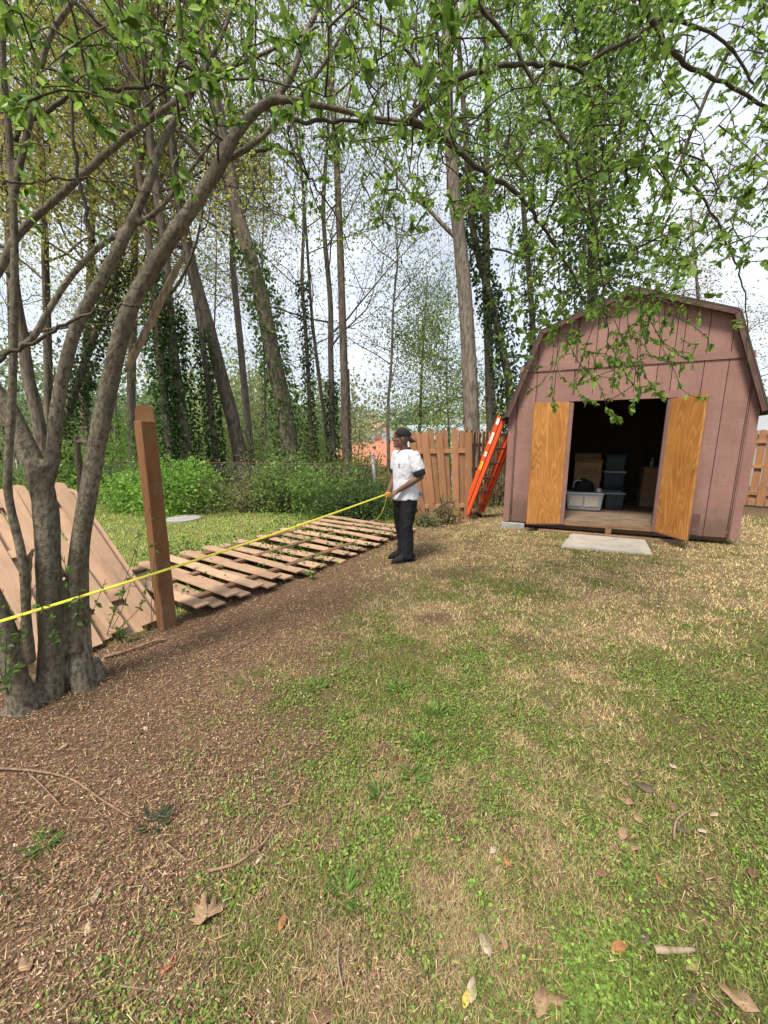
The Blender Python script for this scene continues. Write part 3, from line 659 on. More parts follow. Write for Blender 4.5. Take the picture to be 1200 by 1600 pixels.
def panel(name, label, s0, s1, base, updir, mats, pitch=.17, jit=0.01, skew=0., FD3=FD3, FN3=FN3, rails=(.28, .92, 1.55), railmat='rail_dark', skip=(), seed=1, gap=.03, rtrim=.0):
    """shadow-box fence bay: boards alternate on both faces of the rails. base(s) -> foot point, updir(s) -> direction of the boards"""
    r_ = random.Random(seed); e = thing(name, label, 'fence', tuple(base((s0 + s1) / 2)))
    n = int((s1 - s0) / pitch)
    for i in range(n):
        if i in skip: continue
        s = s0 + pitch * (i + .5) + r_.uniform(-jit, jit); U = Vector(updir(s)).normalized(); Nn = FD3.cross(U).normalized()   # Nn faces the yard or the sky side
        face = 1 if i % 2 == 0 else -1
        if Nn.z < -.05 or (abs(Nn.z) <= .05 and Nn.dot(FN3) > 0): Nn = -Nn
        o = base(s) + Nn * (face * gap) + U * r_.uniform(-.05, .03)
        Ux = U + FD3 * (skew + r_.gauss(0, .02) * (1 + 3 * abs(skew)))
        Xd = FD3 if face > 0 else -FD3
        m = frame(o, FD3, Ux)
        link('picket', r_.choice(mats), None, e, m)
    s1 = s1 - rtrim
    for h in rails:
        k = 7; pts = [base(s0 + (s1 - s0) * j / (k - 1)) + Vector(updir(s0 + (s1 - s0) * j / (k - 1))).normalized() * h for j in range(k)]
        L = (pts[-1] - pts[0]).length; U = Vector(updir((s0 + s1) / 2))
        if max((p - (pts[0] + (pts[-1] - pts[0]) * j / (k - 1))).length for j, p in enumerate(pts)) < .03: rail(e, pts[0], pts[-1], U, M[railmat])
        else:
            for a, b, j in zip(pts[:-1], pts[1:], range(k)):
                Uj = Vector(updir(s0 + (s1 - s0) * (j + .5) / (k - 1))); rail(e, a, b, Uj, M[railmat])
    return e
FLAT = lambda s: FN3 + Vector((0, 0, .012))
panel('picket_fence', 'fallen wooden fence panel lying flat on the ground between the post and the man', .22, 4.42,
      lambda s: fpt(s, -.10, .085 + .02 * math.sin(s * 2.1)), FLAT, PKP, .148, .022, -.03, seed=3, railmat='rail_dark', gap=.029)
LEANV = lambda s: FN3 * .785 + Vector((0, 0, .62))
panel('picket_fence', 'tilted wooden fence panel leaning over behind the foreground tree', -2.75, .07,
      lambda s: fpt(s, .10, .05), LEANV, PKP, .108, .012, -.06, rails=(.35, 1.02, 1.6), rtrim=.14, seed=8, railmat='picket_pale')
LD = Vector((.985, .17, 0)).normalized(); LN = Vector((-LD.y, LD.x, 0))
def lean2(s):
    k = max(0, (1.35 - s) / 1.3); return LN * (.04 + .06 * k) - LD * (.02 + .19 * k) + Vector((0, 0, 1))
panel('picket_fence', 'brown picket fence panel sagging and leaning behind the man', .20, 1.50,
      lambda s: Vector((.30, 7.60, .0)) + LD * s, lean2, PK, .118, .012, 0, LD, LN, rails=(.3, 1.42), seed=5, railmat='picket')
panel('picket_fence', 'upright brown picket fence running back behind the orange ladder', 6.75, 10.4,
      lambda s: fpt(s, .02, .02), lambda s: Vector((0, 0, 1)) + FN3 * .01, PK, .142, .008, 0, rails=(.3, .92, 1.5), seed=6, railmat='picket')
def fpost(name, label, p, h, w=.09, mat='post_wood'):
    e = thing(name, label, 'post', p); m = frame(p, FD3, (0, 0, 1))
    link('post_shaft', bm_mesh('post_shaft', cbox(-w / 2, w / 2, -w / 2, w / 2, -.05, h, .004)), M[mat], e, m); return e
ep = fpost('fence_post', 'brown wooden post standing between the fallen and the corner panels', tuple(fpt(6.62, .05, 0)), 1.72, mat='picket')
# the lone post with one picket still nailed to its far face
lone = thing('fence_post', 'lone brown square post with one rounded picket nailed behind it', 'post', (F0[0], F0[1], 0))
pm = Matrix.Translation((F0[0], F0[1], 0)) @ Matrix.Rotation(R(56), 4, 'Z')
link('post_shaft', bm_mesh('post_shaft', cbox(-.058, .058, -.058, .058, -.08, 1.76, .005)), M['post_wood'], lone, pm)
pg = []
w = .07
for z, hw in ((0, w), (1.80, w), (1.835, w * .93), (1.86, w * .72), (1.872, w * .4)): pg.append((hw, z))
poly = pg + [(-a, b) for a, b in pg[::-1]]
gpk = prism(poly, 0, .018); link('picket', gpk.mesh('picket'), M['post_wood'], lone, Matrix.Translation((F0[0] + .0, F0[1], .02)) @ Matrix.Rotation(R(10), 4, 'Z') @ Matrix.Translation((-.032, .085, 0)))
link('gap_shade_strip', bm_mesh('gap_shade_strip', cbox(-.04, -.008, .060, .095, .25, 1.7, .003)), M['inner_wall'], lone, pm)  # dark upright strip standing for the shade in the gap between post and picket
for z in (.35, 1.0, 1.5):
    g = Geo(); g.add(*tube([(.0, -.057, z), (.0, -.062, z)], .006, 8, True)); link('nail', g.mesh('nail'), M['rail_dark'], lone, pm)
# fence beyond the shed at the right edge
def right_fence():
    a, b = P(1148, 780, 9.6), P(1235, 780, 8.9); a[2] = b[2] = 0.0
    d = Vector(b - a); L = d.length; d.normalize(); nrm = Vector((-d.y, d.x, 0))
    e = thing('picket_fence', 'light brown board fence seen past the right side of the shed', 'fence', tuple((a + b) / 2)); r_ = random.Random(4)
    for i in range(int(L / .155) + 5):
        f = 1 if i % 2 else -1; o = Vector(a) + d * (.155 * (i - 1)) + nrm * (.03 * f); o.z = .05
        link('picket', r_.choice(PK), None, e, frame(o, d, (0, 0, 1)))
    for h in (.35, 1.0, 1.6): rail(e, Vector(a) + Vector((0, 0, h)) - d * .2, Vector(b) + Vector((0, 0, h)) + d * .4, (0, 0, 1), M['picket'])
right_fence()
# chain-link fence at the back of the neighbour's lawn
def chain_link():
    pa, pb = Vector((-13.5, 11.9, 0)), Vector((-.12, 9.35, 0)); d = (pb - pa); L = d.length; d.normalize(); H = 1.05
    e = thing('chain_link_fence', 'grey chain-link fence half buried in the undergrowth at the back', 'fence', tuple((pa + pb) / 2))
    n = 6
    for i in range(n):
        q = pa + d * (L * i / (n - 1) - (.02 if i == n - 1 else 0)); tilt = Vector((-.14, 0, 0)) if i == n - 1 else Vector((0, 0, 0))
        g = Geo(); rr = .045 if i == n - 1 else .028
        g.add(*tube([q, q + tilt * .5 + Vector((0, 0, H * .55)), q + tilt + Vector((0, 0, H + (.22 if i == n - 1 else .06)))], rr, 10, True)); po = g.build('post', M['steel'], e, True)
        g = Geo(); V, Q, T = ellipsoid(q + tilt + Vector((0, 0, H + (.22 if i == n - 1 else .06))), (rr * 1.15, rr * 1.15, .03), 10, 6); g.add(V, Q, T); link('cap', g.mesh('cap', True), M['steel'], po).parent = po
        po.children[0].matrix_parent_inverse = Matrix.Identity(4)
    g = Geo(); g.add(*tube([pa + Vector((0, 0, H)), pb + Vector((-.12, 0, H))], .010, 8, True)); g.build('top_rail', M['rail_dark'], e)
    g = Geo(); m = 150
    for i in range(-20, m):
        x0 = L * i / m
        for sg in (1, -1):
            a0, a1 = (x0, x0 + H * .6) if sg > 0 else (x0 + H * .6, x0)
            if min(a0, a1) < 0 or max(a0, a1) > L: continue
            g.add(*tube([pa + d * a0 + Vector((0, 0, .03)), pa + d * a1 + Vector((0, 0, H - .02))], .0028, 3))
    g.build('wire_mesh', M['steel'], e)
chain_link()

# ================================================================== LADDER
def ladder():
    A = Vector((1.66, 7.88, 0.02)); up = Vector((SU[0] * .80, SU[1] * .80, 2.28)).normalized(); wv = Vector((.40, .26, 0)); W = wv.length; wd = wv.normalized()
    dep = wd.cross(up).normalized()                 # across the rail's depth
    if dep.dot(Vector((SU[0], SU[1], 0))) < 0: dep = -dep
    e = thing('extension_ladder', 'bright orange extension ladder leaning against the side of the shed', 'ladder', tuple(A + wv * .5))
    L = 2.16
    M4 = lambda o: Matrix(((dep.x, wd.x, up.x, o.x), (dep.y, wd.y, up.y, o.y), (dep.z, wd.z, up.z, o.z), (0, 0, 0, 1)))
    for side, o in (('near', A), ('far', A + wv)):
        sg = 1 if side == 'near' else -1
        for k, (x0, x1, y0, z0, z1) in enumerate(((-.112, -.012, 0, 0.03, L), (.0, .09, .012 * sg, .12, L - .02))):
            r0 = link('side_rail', bm_mesh('side_rail', cbox(x0, x1, y0 - .004, y0 + .004, z0, z1, .002)), M['orange'], e, M4(o))
            for xa, xb in ((x0, x0 + .012), (x1 - .012, x1)):
                ya, yb = (y0 + .0045, y0 + .032) if sg > 0 else (y0 - .032, y0 - .0045)
                link('flange', bm_mesh('flange', cbox(xa, xb, ya, yb, z0 + .002, z1 - .002, .002)), M['orange'], r0, M4(o)).matrix_parent_inverse = r0.matrix_basis.inverted() @ Matrix.Identity(4)
        link('foot', bm_mesh('foot', cbox(-.12, .03, -.02, .03, -.015, .05, .006)), M['black_plastic'], e, M4(o))
        link('end_bracket', bm_mesh('end_bracket', cbox(-.108, -.008, -.009, -.0045, .0, .16, .002)), M['aluminium'], e, M4(o)) if side == 'far' else None
    for i in range(7):
        z = .26 + .305 * i
        g = Geo(); g.add(*tube([A + up * z - dep * .06 + wd * .006, A + up * z - dep * .06 + wd * (W - .006)], .019, 8, True)); g.build('rung', M['aluminium'], e)
        g = Geo(); g.add(*tube([A + up * (z + .06) + dep * .045 + wd * .02, A + up * (z + .06) + dep * .045 + wd * (W - .02)], .019, 8, True)); g.build('rung', M['aluminium'], e)
    for z0, z1, m in ((1.62, 1.84, 'white'), (1.36, 1.45, 'white'), (1.08, 1.25, 'yellow_sticker'), (2.0, 2.12, 'white')):
        link('sticker', bm_mesh('sticker', cbox(-.083, -.02, -.0058, -.0044, z0, z1, .0003)), M[m], e, M4(A))
    g = Geo()
    for z in (1.66, 1.69, 1.72, 1.76, 1.79, 1.11, 1.14, 1.17, 1.2, 1.39, 1.41): g.add(*boxV(-.085, -.035 - .01 * (z % .02), -.0068, -.0060, z, z + .008))
    link('sticker_print', g.mesh('sticker_print'), M['ink'], e, M4(A))
ladder()

# ================================================================== PERSON
def person():
    base = G(631, 874); base[2] = 0
    yaw = R(180 + 27)
    e = thing('person', 'man in white t-shirt, black trousers and backward cap holding a tape', 'person', tuple(base), yaw)
    skin = plain('skin', (.125, .062, .037), (.155, .078, .047), 14, .45, bump=.1, spec=.4)
    shirt = NT('white_cotton'); v = shirt.coords((1, 1, .6), False); n1 = shirt.noise(v, 9, 3, .5, 1.2)
    shirt = shirt.bsdf(shirt.ramp(n1, (.3, (.64, .65, .69)), (.7, (.56, .57, .61))), .85, shirt.bump(n1, .7, .05), .1)
    denim = NT('black_denim'); v = denim.coords((1, 1, .5), False); n1 = denim.noise(v, 11, 4, .5, 1.0)
    denim = denim.bsdf(denim.ramp(n1, (.3, (.009, .009, .010)), (.75, (.026, .026, .028))), .9, denim.bump(n1, .8, .04), .15)
    LS, LE, LW = np.array([-.01, .205, 1.435]), np.array([-.075, .275, 1.16]), np.array([.19, .125, .965])
    RS, RE, RW = np.array([.0, -.20, 1.435]), np.array([-.02, -.27, 1.16]), np.array([.225, -.035, .955])
    def folds(me, amp, fx):
        n = len(me.vertices); co = np.empty(n * 3, np.float32); me.vertices.foreach_get('co', co); co = co.reshape(-1, 3); no = np.array([v.normal for v in me.vertices])
        d = fx(co[:, 0].astype(float), co[:, 1].astype(float), co[:, 2].astype(float)); co = co + no * (d * amp + amp * .75)[:, None]; me.vertices.foreach_set('co', co.astype(np.float32).ravel()); me.update(); return me
    rid = lambda a: 1 - 2 * np.abs(np.sin(a)) ** .6
    shirt_f = lambda x, y, z: rid(10 * z + 7 * y - 5 * x + 3 * fbm(y * 4 + 9, z * 4, 1, 3)) * .5 * np.clip((1.3 - z) * 3, .25, 1) + (fbm(y * 9 + x * 5 + 20, z * 7 + 3, 1, 8) - .5) * 1.6
    pant_f = lambda x, y, z: rid(19 * z + 9 * x + 4 * np.sin(6 * z + 9 * y)) * .55 * (np.exp(-((z - .5) / .12) ** 2) + np.exp(-((z - .13) / .12) ** 2) * 1.3 + .5 * np.exp(-((z - .83) / .08) ** 2)) + (fbm(y * 10 + x * 8 + 20, z * 6 + 3, 1, 18) - .5) * 1.4
    # body: head, neck, trunk, arms, hands, legs in one skin
    g = Geo()
    def add(x): g.add(*x)
    HC = np.array([.045, 0, 0]); hy = R(-22)                   # the head turned a little past the chest
    rot = lambda p: np.array([(p[0]) * math.cos(hy) - p[1] * math.sin(hy), p[0] * math.sin(hy) + p[1] * math.cos(hy), p[2]]) + HC
    def el(c, r, rr=(0, 0, 0)): add(ellipsoid(rot(c), r, 16, 12, (rr[0], rr[1], rr[2] + hy)))
    el((-.012, 0, 1.665), (.098, .077, .098)); el((.022, 0, 1.60), (.076, .064, .09)); el((.055, 0, 1.555), (.045, .045, .038))
    el((.086, 0, 1.545), (.024, .028, .02)); el((.080, 0, 1.672), (.026, .054, .016)); el((.104, 0, 1.63), (.02, .015, .03), (0, R(-18), 0)); el((.114, 0, 1.614), (.016, .02, .013))
    el((.093, 0, 1.586), (.018, .027, .011)); el((.090, 0, 1.566), (.017, .024, .010)); el((.066, .036, 1.62), (.025, .024, .022)); el((.066, -.036, 1.62), (.025, .024, .022))
    el((-.005, .079, 1.628), (.022, .011, .032), (0, R(12), 0)); el((-.005, -.079, 1.628), (.022, .011, .032), (0, R(12), 0))
    add(tube([(-.03, 0, 1.40), (-.015, 0, 1.47), (.02, 0, 1.53), (.035, 0, 1.60)], [.075, .06, .056, .058], 14, True))
    add(ellipsoid((-.01, 0, 1.27), (.115, .165, .21), 18, 14)); add(ellipsoid((0, 0, 1.02), (.115, .15, .16), 18, 14)); add(ellipsoid((-.01, 0, 1.42), (.085, .2, .06), 18, 12))
    for S, E, Wp in ((LS, LE, LW), (RS, RE, RW)):
        add(tube(np.array([S, S * .5 + E * .5, E]), [.058, .05, .041], 12, True)); add(ellipsoid(E, (.042, .042, .042), 12, 8))
        add(tube(np.array([E, E * .65 + Wp * .35, Wp * .8 + E * .2, Wp]), [.041, .043, .031, .027], 12, True))
    # hands: palm, four curled fingers of unequal length, thumb
    def hand(Wp, el_, side):
        d = (Wp - el_) / np.linalg.norm(Wp - el_); s = np.array([0, side, 0.]) - d * (d[1] * side); s /= np.linalg.norm(s); nn = np.cross(d, s); nn = nn if nn[2] > 0 else -nn
        pc = Wp + d * .045; add(ellipsoid(pc, (.042, .036, .024), 14, 10, (0, 0, math.atan2(d[1], d[0])))); add(tube([Wp - d * .01, Wp + d * .05], [.027, .034], 12, True))
        for k, (off, L) in enumerate(((-.028, .068), (-.0095, .078), (.009, .074), (.027, .06))):
            r0 = pc + d * .028 + s * off; p1 = r0 + d * L * .42 - nn * .006; p2 = p1 + d * L * .22 - nn * L * .34; p3 = p2 - d * L * .22 - nn * L * .16
            add(tube([r0 - d * .02, r0, p1, p2, p3], [.0095, .0095, .009, .0085, .007], 8, True))
        t0 = Wp + d * .02 - s * .026; t1 = t0 + d * .03 - s * .022 - nn * .012; t2 = t1 + d * .034 + s * .004 - nn * .016
        add(tube([t0 - d * .008, t0, t1, t2], [.012, .0115, .0105, .008], 8, True))
    hand(LW, LE, -1); hand(RW, RE, 1)
    for sg in (1, -1):
        add(tube([(.0, .085 * sg, .95), (.005 + .02 * sg, .095 * sg, .5), (-.012 + .03 * sg, .10 * sg, .11)], [.085, .055, .042], 12, True))
    local('body', remesh(g, .0065, 2, .4), skin, e)
    # t-shirt
    g = Geo()
    def ring(c, rx, ry, n=26): a = np.linspace(0, 2 * np.pi, n, endpoint=False); return np.stack([c[0] + rx * np.cos(a), c[1] + ry * np.sin(a), np.full(n, c[2])], 1)
    def loft(rs):
        n = 26; V = np.vstack([ring(*r) for r in rs]); m = len(rs); i = np.arange(m - 1)[:, None] * n; k = np.arange(n)[None]; k2 = (k + 1) % n
        Q = np.stack([i + k, i + k2, i + n + k2, i + n + k], -1).reshape(-1, 4); V = np.vstack([V, rs[0][0], rs[-1][0]]); k = np.arange(n); k2 = (k + 1) % n; ee = (m - 1) * n
        return V, Q, np.vstack([np.stack([np.full(n, m * n), k2, k], -1), np.stack([np.full(n, m * n + 1), ee + k, ee + k2], -1)])
    g.add(*loft([((-.01, 0, .845), .150, .205), ((-.012, 0, .86), .158, .212), ((-.012, 0, .95), .150, .200), ((-.008, 0, 1.05), .140, .190), ((-.005, 0, 1.2), .140, .195), ((-.008, 0, 1.32), .138, .205), ((-.012, 0, 1.40), .118, .205), ((-.018, 0, 1.455), .09, .165), ((-.02, 0, 1.49), .072, .095)]))
    for S, E in ((LS, LE), (RS, RE)):
        g.add(*tube(np.array([S - (E - S) * .12, S, S * .6 + E * .4, S * .28 + E * .72]), [.052, .07, .076, .08], 16, True))
    sh = local('t_shirt', folds(remesh(g, .009, 4, .5), .011, shirt_f), shirt, e)
    g = Geo()
    for S, E in ((LS, LE), (RS, RE)):
        g.add(*tube(np.array([S * .32 + E * .68, S * .2 + E * .8, S * .02 + E * .98]), [.074, .079, .07], 16, True))
    local('undershirt_sleeve', remesh(g, .007, 2), M['black_cloth'], e)
    V, F = tube(np.array([(-.008 + .066 * math.cos(a), .064 * math.sin(a), 1.492 - .026 * math.cos(a)) for a in np.linspace(0, 2 * np.pi, 30)]), .009, 8); g = Geo(); g.add(V, F); local('undershirt_collar', g.mesh('undershirt_collar', True), M['black_cloth'], e)
    # chest print: a small curved emblem over a line of lettering, on the left breast
    em = Geo(); cx, cy = .0, 0.
    a = np.linspace(R(20), R(300), 18); ro, ri = .022, .013
    V = np.vstack([np.stack([ro * np.cos(a), ro * np.sin(a), 0 * a], 1), np.stack([ri * np.cos(a) + .004, ri * np.sin(a) + .004, 0 * a], 1)]); k = np.arange(17); em.add(V, np.stack([k, k + 1, k + 19, k + 18], -1))
    em.add(np.array([[-.004, .012, 0], [.014, .03, 0], [.006, .004, 0]]), [[0, 1, 2]])
    for i, w_ in enumerate((.007, .006, .008, .006, .007, .006)): em.add(np.array([[-.03 + i * .0105, -.036, 0], [-.03 + i * .0105 + w_, -.036, 0], [-.03 + i * .0105 + w_, -.028, 0], [-.03 + i * .0105, -.028, 0]]), [[0, 1, 2, 3]])
    pn = Vector((.93, .36, .06)).normalized(); xa = Vector((-.36, .93, 0)).normalized(); mm = Matrix((xa, pn.cross(xa), pn)).transposed().to_4x4(); mm.translation = Vector((.133, .085, 1.30))
    po = local('chest_print', em.mesh('chest_print'), M['ink'], sh)
    sw = po.modifiers.new('wrap', 'SHRINKWRAP'); sw.target = sh; sw.wrap_method = 'PROJECT'; sw.use_project_z = True; sw.use_negative_direction = True; sw.use_positive_direction = True; sw.offset = .0025; sw.project_limit = .09
    po.matrix_basis = mm
    # trousers
    g = Geo(); g.add(*loft([((-.012, 0, .78), .125, .165), ((-.012, 0, .86), .132, .182), ((-.012, 0, .93), .128, .178), ((-.01, 0, .985), .12, .17)]))
    for sg in (1, -1):
        kx, ax = .012 + .015 * sg, -.018 + .03 * sg
        g.add(*tube([(-.012, .085 * sg, .86), (-.005, .092 * sg, .72), (kx, .10 * sg, .5), (ax - .006, .103 * sg, .28), (ax, .105 * sg, .12), (ax + .004, .105 * sg, .05)], [.112, .105, .085, .078, .076, .08], 18, True))
    tr = local('trousers', folds(remesh(g, .009, 3), .012, pant_f), denim, e)
    g = Geo(); g.add(*tube(np.array([(-.012 + .122 * math.cos(a), .168 * math.sin(a), .962) for a in np.linspace(0, 2 * np.pi, 34)]), .014, 8)); local('belt', g.mesh('belt', True), M['black_plastic'], tr)
    rg = thing_part = Geo(); rng2 = random.Random(3)
    for i in range(9):
        q = np.array([-.155, .10 + rng2.uniform(-.03, .03), .93]); q2 = q + np.array([-.03 + rng2.uniform(-.03, .01), rng2.uniform(-.03, .03), -.07 + rng2.uniform(-.02, .05)]); rg.add(*tube([q, (q + q2) / 2 + np.array([-.02, 0, .012]), q2], [.006, .012, .005], 6, True))
    local('glove_in_pocket', rg.mesh('glove_in_pocket', True), plain('blue_glove', (.06, .10, .22), (.45, .47, .5), 40, .8, bump=0), e)
    # shoes
    for sg in (1, -1):
        ox = -.018 + .03 * sg; g = Geo()
        for x, wz, hz, zc in ((-.07, .042, .055, .066), (-.03, .048, .068, .076), (.03, .05, .068, .07), (.09, .052, .056, .056), (.14, .052, .046, .046), (.175, .042, .036, .036)):
            g.add(*ellipsoid((ox + x, .105 * sg, zc), (.06, wz, hz), 14, 10))
        g.add(*tube([(ox, .105 * sg, .06), (ox - .004, .105 * sg, .17)], [.056, .058], 14, True))
        so = local('shoe', remesh(g, .007, 3), M['black_cloth'], e)
        pl = [(ox - .13, -.03), (ox - .10, -.042), (ox + .08, -.05), (ox + .17, -.046), (ox + .235, -.02), (ox + .245, .0), (ox + .235, .02), (ox + .17, .046), (ox + .08, .05), (ox - .10, .042), (ox - .13, .03)]
        gg = Geo(); n = len(pl); V = [(p[0], p[1] + .105 * sg, .0) for p in pl] + [(p[0], p[1] + .105 * sg, .022) for p in pl]; k = np.arange(n); k2 = (k + 1) % n
        gg.add(V, np.stack([k, k2, n + k2, n + k], -1), [list(range(n))[::-1]], [list(range(n, 2 * n))]); local('sole', gg.mesh('sole'), M['black_plastic'], so)
    # backward cap
    g = Geo(); bm = bmesh.new(); bmesh.ops.create_uvsphere(bm, u_segments=22, v_segments=16, radius=1); bmesh.ops.bisect_plane(bm, geom=bm.verts[:] + bm.edges[:] + bm.faces[:], plane_co=(0, 0, -.12), plane_no=(0.12, 0, 1), clear_inner=True)
    for v_ in bm.verts: v_.co = Vector((v_.co.x * .110, v_.co.y * .090, v_.co.z * .098))
    mh = Matrix.Translation(Vector(rot((-.014, 0, 1.678)))) @ Matrix.Rotation(hy, 4, 'Z') @ Matrix.Rotation(R(-6), 4, 'Y')
    cp_ = local('cap', bm_mesh('cap', bm, True), M['black_cloth'], e, mh)
    m_ = cp_.modifiers.new('s', 'SOLIDIFY'); m_.thickness = .004
    V = []; nb = 13
    for t in (0, .5, 1):
        for a in np.linspace(-1, 1, nb): V.append((-.092 - t * .085 * math.cos(a * 1.25) ** .6 + .018 * a * a, a * .075 * (1 - .12 * t), -.012 - t * .045 - .026 * a * a))
    k = np.arange(nb - 1); F = np.vstack([np.stack([r_ * nb + k, r_ * nb + k + 1, (r_ + 1) * nb + k + 1, (r_ + 1) * nb + k], -1) for r_ in (0, 1)]); g.add(V, F)
    bb = local('brim', g.mesh('brim', True), M['black_cloth'], cp_); m_ = bb.modifiers.new('s', 'SOLIDIFY'); m_.thickness = .006
    # eyes, mouth, grey goatee
    for sg in (1, -1):
        g = Geo(); g.add(*ellipsoid(rot((.080, .033 * sg, 1.648)), (.011, .014, .008), 10, 8)); eo = local('eye', g.mesh('eye', True), plain('eye_white', (.22, .19, .17), None, 5, .3, bump=0), e)
        g = Geo(); g.add(*ellipsoid(rot((.0885, .033 * sg, 1.648)), (.0045, .006, .006), 8, 6)); local('pupil', g.mesh('pupil', True), M['ink'], eo)
    g = Geo(); g.add(*ellipsoid(rot((.103, 0, 1.576)), (.008, .019, .0065), 12, 8)); local('mouth', g.mesh('mouth', True), plain('mouth', (.03, .008, .008), None, 5, .5, bump=0), e)
    g = Geo(); g.add(*ellipsoid(rot((.083, 0, 1.541)), (.03, .027, .02), 14, 10)); local('beard', g.mesh('beard', True), plain('grey_beard', (.16, .14, .12), (.06, .05, .045), 80, .9, bump=.4), e)
    mw = Matrix.Translation(Vector(base)) @ Matrix.Rotation(yaw, 4, 'Z')
    return mw @ Vector((.285, .03, .93))
HAND = person()

# ================================================================== TAPE MEASURE
def tape():
    h = np.array(HAND); end = P(0, 960, 1.92); d = end - h; far = h + d * 1.35
    ts = np.linspace(0, 1.35, 60); path = h + ts[:, None] * d; path[:, 2] -= .05 * np.sin(np.pi * np.clip(ts / 1.35, 0, 1))
    e = thing('tape_measure', 'yellow tape measure stretched from the man past the post and tree', 'tape measure', tuple(h))
    t = np.gradient(path, axis=0); t /= np.linalg.norm(t, axis=1)[:, None]; side = np.cross(t, (0, 0, 1.)); side /= np.linalg.norm(side, axis=1)[:, None]; upv = np.cross(side, t)
    tw = .9 + .25 * np.sin(ts * 5); a = np.cos(tw)[:, None] * side + np.sin(tw)[:, None] * upv; b = np.cross(t, a)
    w = .0105; prof = [(-w, .0035), (-w * .5, .001), (0, 0), (w * .5, .001), (w, .0035)]; m, n = len(path), len(prof)
    V = np.stack([path + a * x + b * y for x, y in prof], 1).reshape(-1, 3); i = np.arange(m - 1)[:, None] * n; k = np.arange(n - 1)[None]
    g = Geo(); g.add(V, np.stack([i + k, i + k + 1, i + n + k + 1, i + n + k], -1).reshape(-1, 4))
    tm = plain('yellow_tape', (.66, .60, .06), (.56, .51, .05), 30, .5, bump=0, spec=.5)
    bl_ = g.build('tape_blade', tm, e, True); s = bl_.modifiers.new('s', 'SOLIDIFY'); s.thickness = .0012
    g = Geo(); L = np.linalg.norm(d)
    for q in np.arange(.3, L * 1.3, .1):
        tt = q / L / 1.35 * (m - 1); j = int(tt); f = tt - j
        if j + 1 >= m: break
        c = path[j] * (1 - f) + path[j + 1] * f; td, aa, b2 = t[j], a[j], b[j]; hgt = w * (.9 if int(q * 10 + .5) % 5 == 0 else .45)
        for off in (.0022, -.0022): g.add(np.array([c - td * .0012 - aa * w * .95 + b2 * off, c + td * .0012 - aa * w * .95 + b2 * off, c + td * .0012 - aa * (w * .95 - hgt) + b2 * off, c - td * .0012 - aa * (w * .95 - hgt) + b2 * off]) + b2 * .0025, [[0, 1, 2, 3]])
    g.build('scale_marks', M['ink'], e)
    # reel in the hand with a loop of slack hanging below
    bm = cbox(-.035, .035, -.018, .018, -.03, .035, .01); link('reel_case', bm_mesh('reel_case', bm), plain('reel_case', (.70, .30, .03), None, 9, .4, bump=0), e, Matrix.Translation(Vector(h + np.array([.02, .01, -.012]))) @ Matrix.Rotation(R(25), 4, 'Z'))
    sl = spline([h + np.array([.0, -.02, -.03]), h + np.array([-.03, -.03, -.16]), h + np.array([-.08, -.03, -.27]), h + np.array([-.13, -.03, -.33])], 16)
    V, F = tube(sl, .0028, 6); g = Geo(); g.add(V, F); g.build('slack_loop', tm, e, True)
tape()

# ================================================================== HOUSES FAR BEHIND
def house(label, c, w, d, hw, hr, yaw, wallc, roofc, z0, name='house'):
    e = thing(name, label, 'house', (c[0], c[1], z0), yaw)
    wm = plain('wall_' + str(len(bpy.data.materials)), wallc, tuple(x * .85 for x in wallc), 3, .9); rm = plain('roof_' + str(len(bpy.data.materials)), roofc, tuple(x * .8 for x in roofc), 6, .9, bump=.4)
    pl = [(-w / 2, 0), (w / 2, 0), (w / 2, hw), (0, hw + hr), (-w / 2, hw)]
    local('wall', prism(pl, -d / 2, d / 2).mesh('wall'), wm, e)
    for sg in (-1, 1):
        ov_ = .35; L = math.hypot(w / 2, hr); a = (sg * (w / 2 + ov_ * w / 2 / L), hw - ov_ * hr / L); b = (0, hw + hr)
        n = np.array([hr, w / 2 * 1]) / L; q = [(a[0], a[1] + .03), (b[0], b[1] + .03), (b[0], b[1] + .2), (a[0], a[1] + .2)]
        local('roof', prism(q, -d / 2 - .3, d / 2 + .3).mesh('roof'), rm, e)
    gl = plain('pane_' + str(len(bpy.data.materials)), (.05, .06, .07), (.09, .10, .11), 3, .2, bump=0)
    for x in (-w * .25, w * .25):
        for f, yy in (('front', -d / 2 - .03),):
            g = Geo(); g.add(*boxV(x - .55, x + .55, yy - .02, yy + .035, hw * .38, hw * .85)); wo_ = local('window', g.mesh('window'), M['white'], e)
            g = Geo(); g.add(*boxV(x - .45, x + .45, yy - .03, yy - .021, hw * .38 + .1, hw * .85 - .1)); local('pane', g.mesh('pane'), gl, wo_)
    g = Geo(); g.add(*boxV(w * .2, w * .2 + .7, d * .1, d * .1 + .6, hw + hr * .3, hw + hr + .7)); local('chimney', g.mesh('chimney'), wm, e)
    return e
c = P(596, 700, 36); house('brick-red roofed low house far beyond the chain-link fence', (c[0] + .6, 36), 7.5, 8, 2.6, 1.9, R(85), (.40, .19, .13), (.46, .185, .115), -3.0)
c = P(597, 690, 47); house('peach gabled house with grey roof beyond the brick-red roof', (c[0], 47), 5, 9, 3.2, 1.9, R(28), (.62, .36, .25), (.20, .22, .25), -2.5)
c = P(571, 690, 54); house('white gabled house farthest off beside the peach gable', (c[0], 54), 5, 8, 4.6, 2.2, R(35), (.74, .74, .74), (.46, .24, .17), -3.0)
c = P(738, 685, 26); house('pale blue-grey roofed house behind the fence and big trunk', (c[0] + .5, 27), 6, 9, 2.8, 2.1, R(80), (.50, .53, .55), (.36, .41, .44), -2.35)
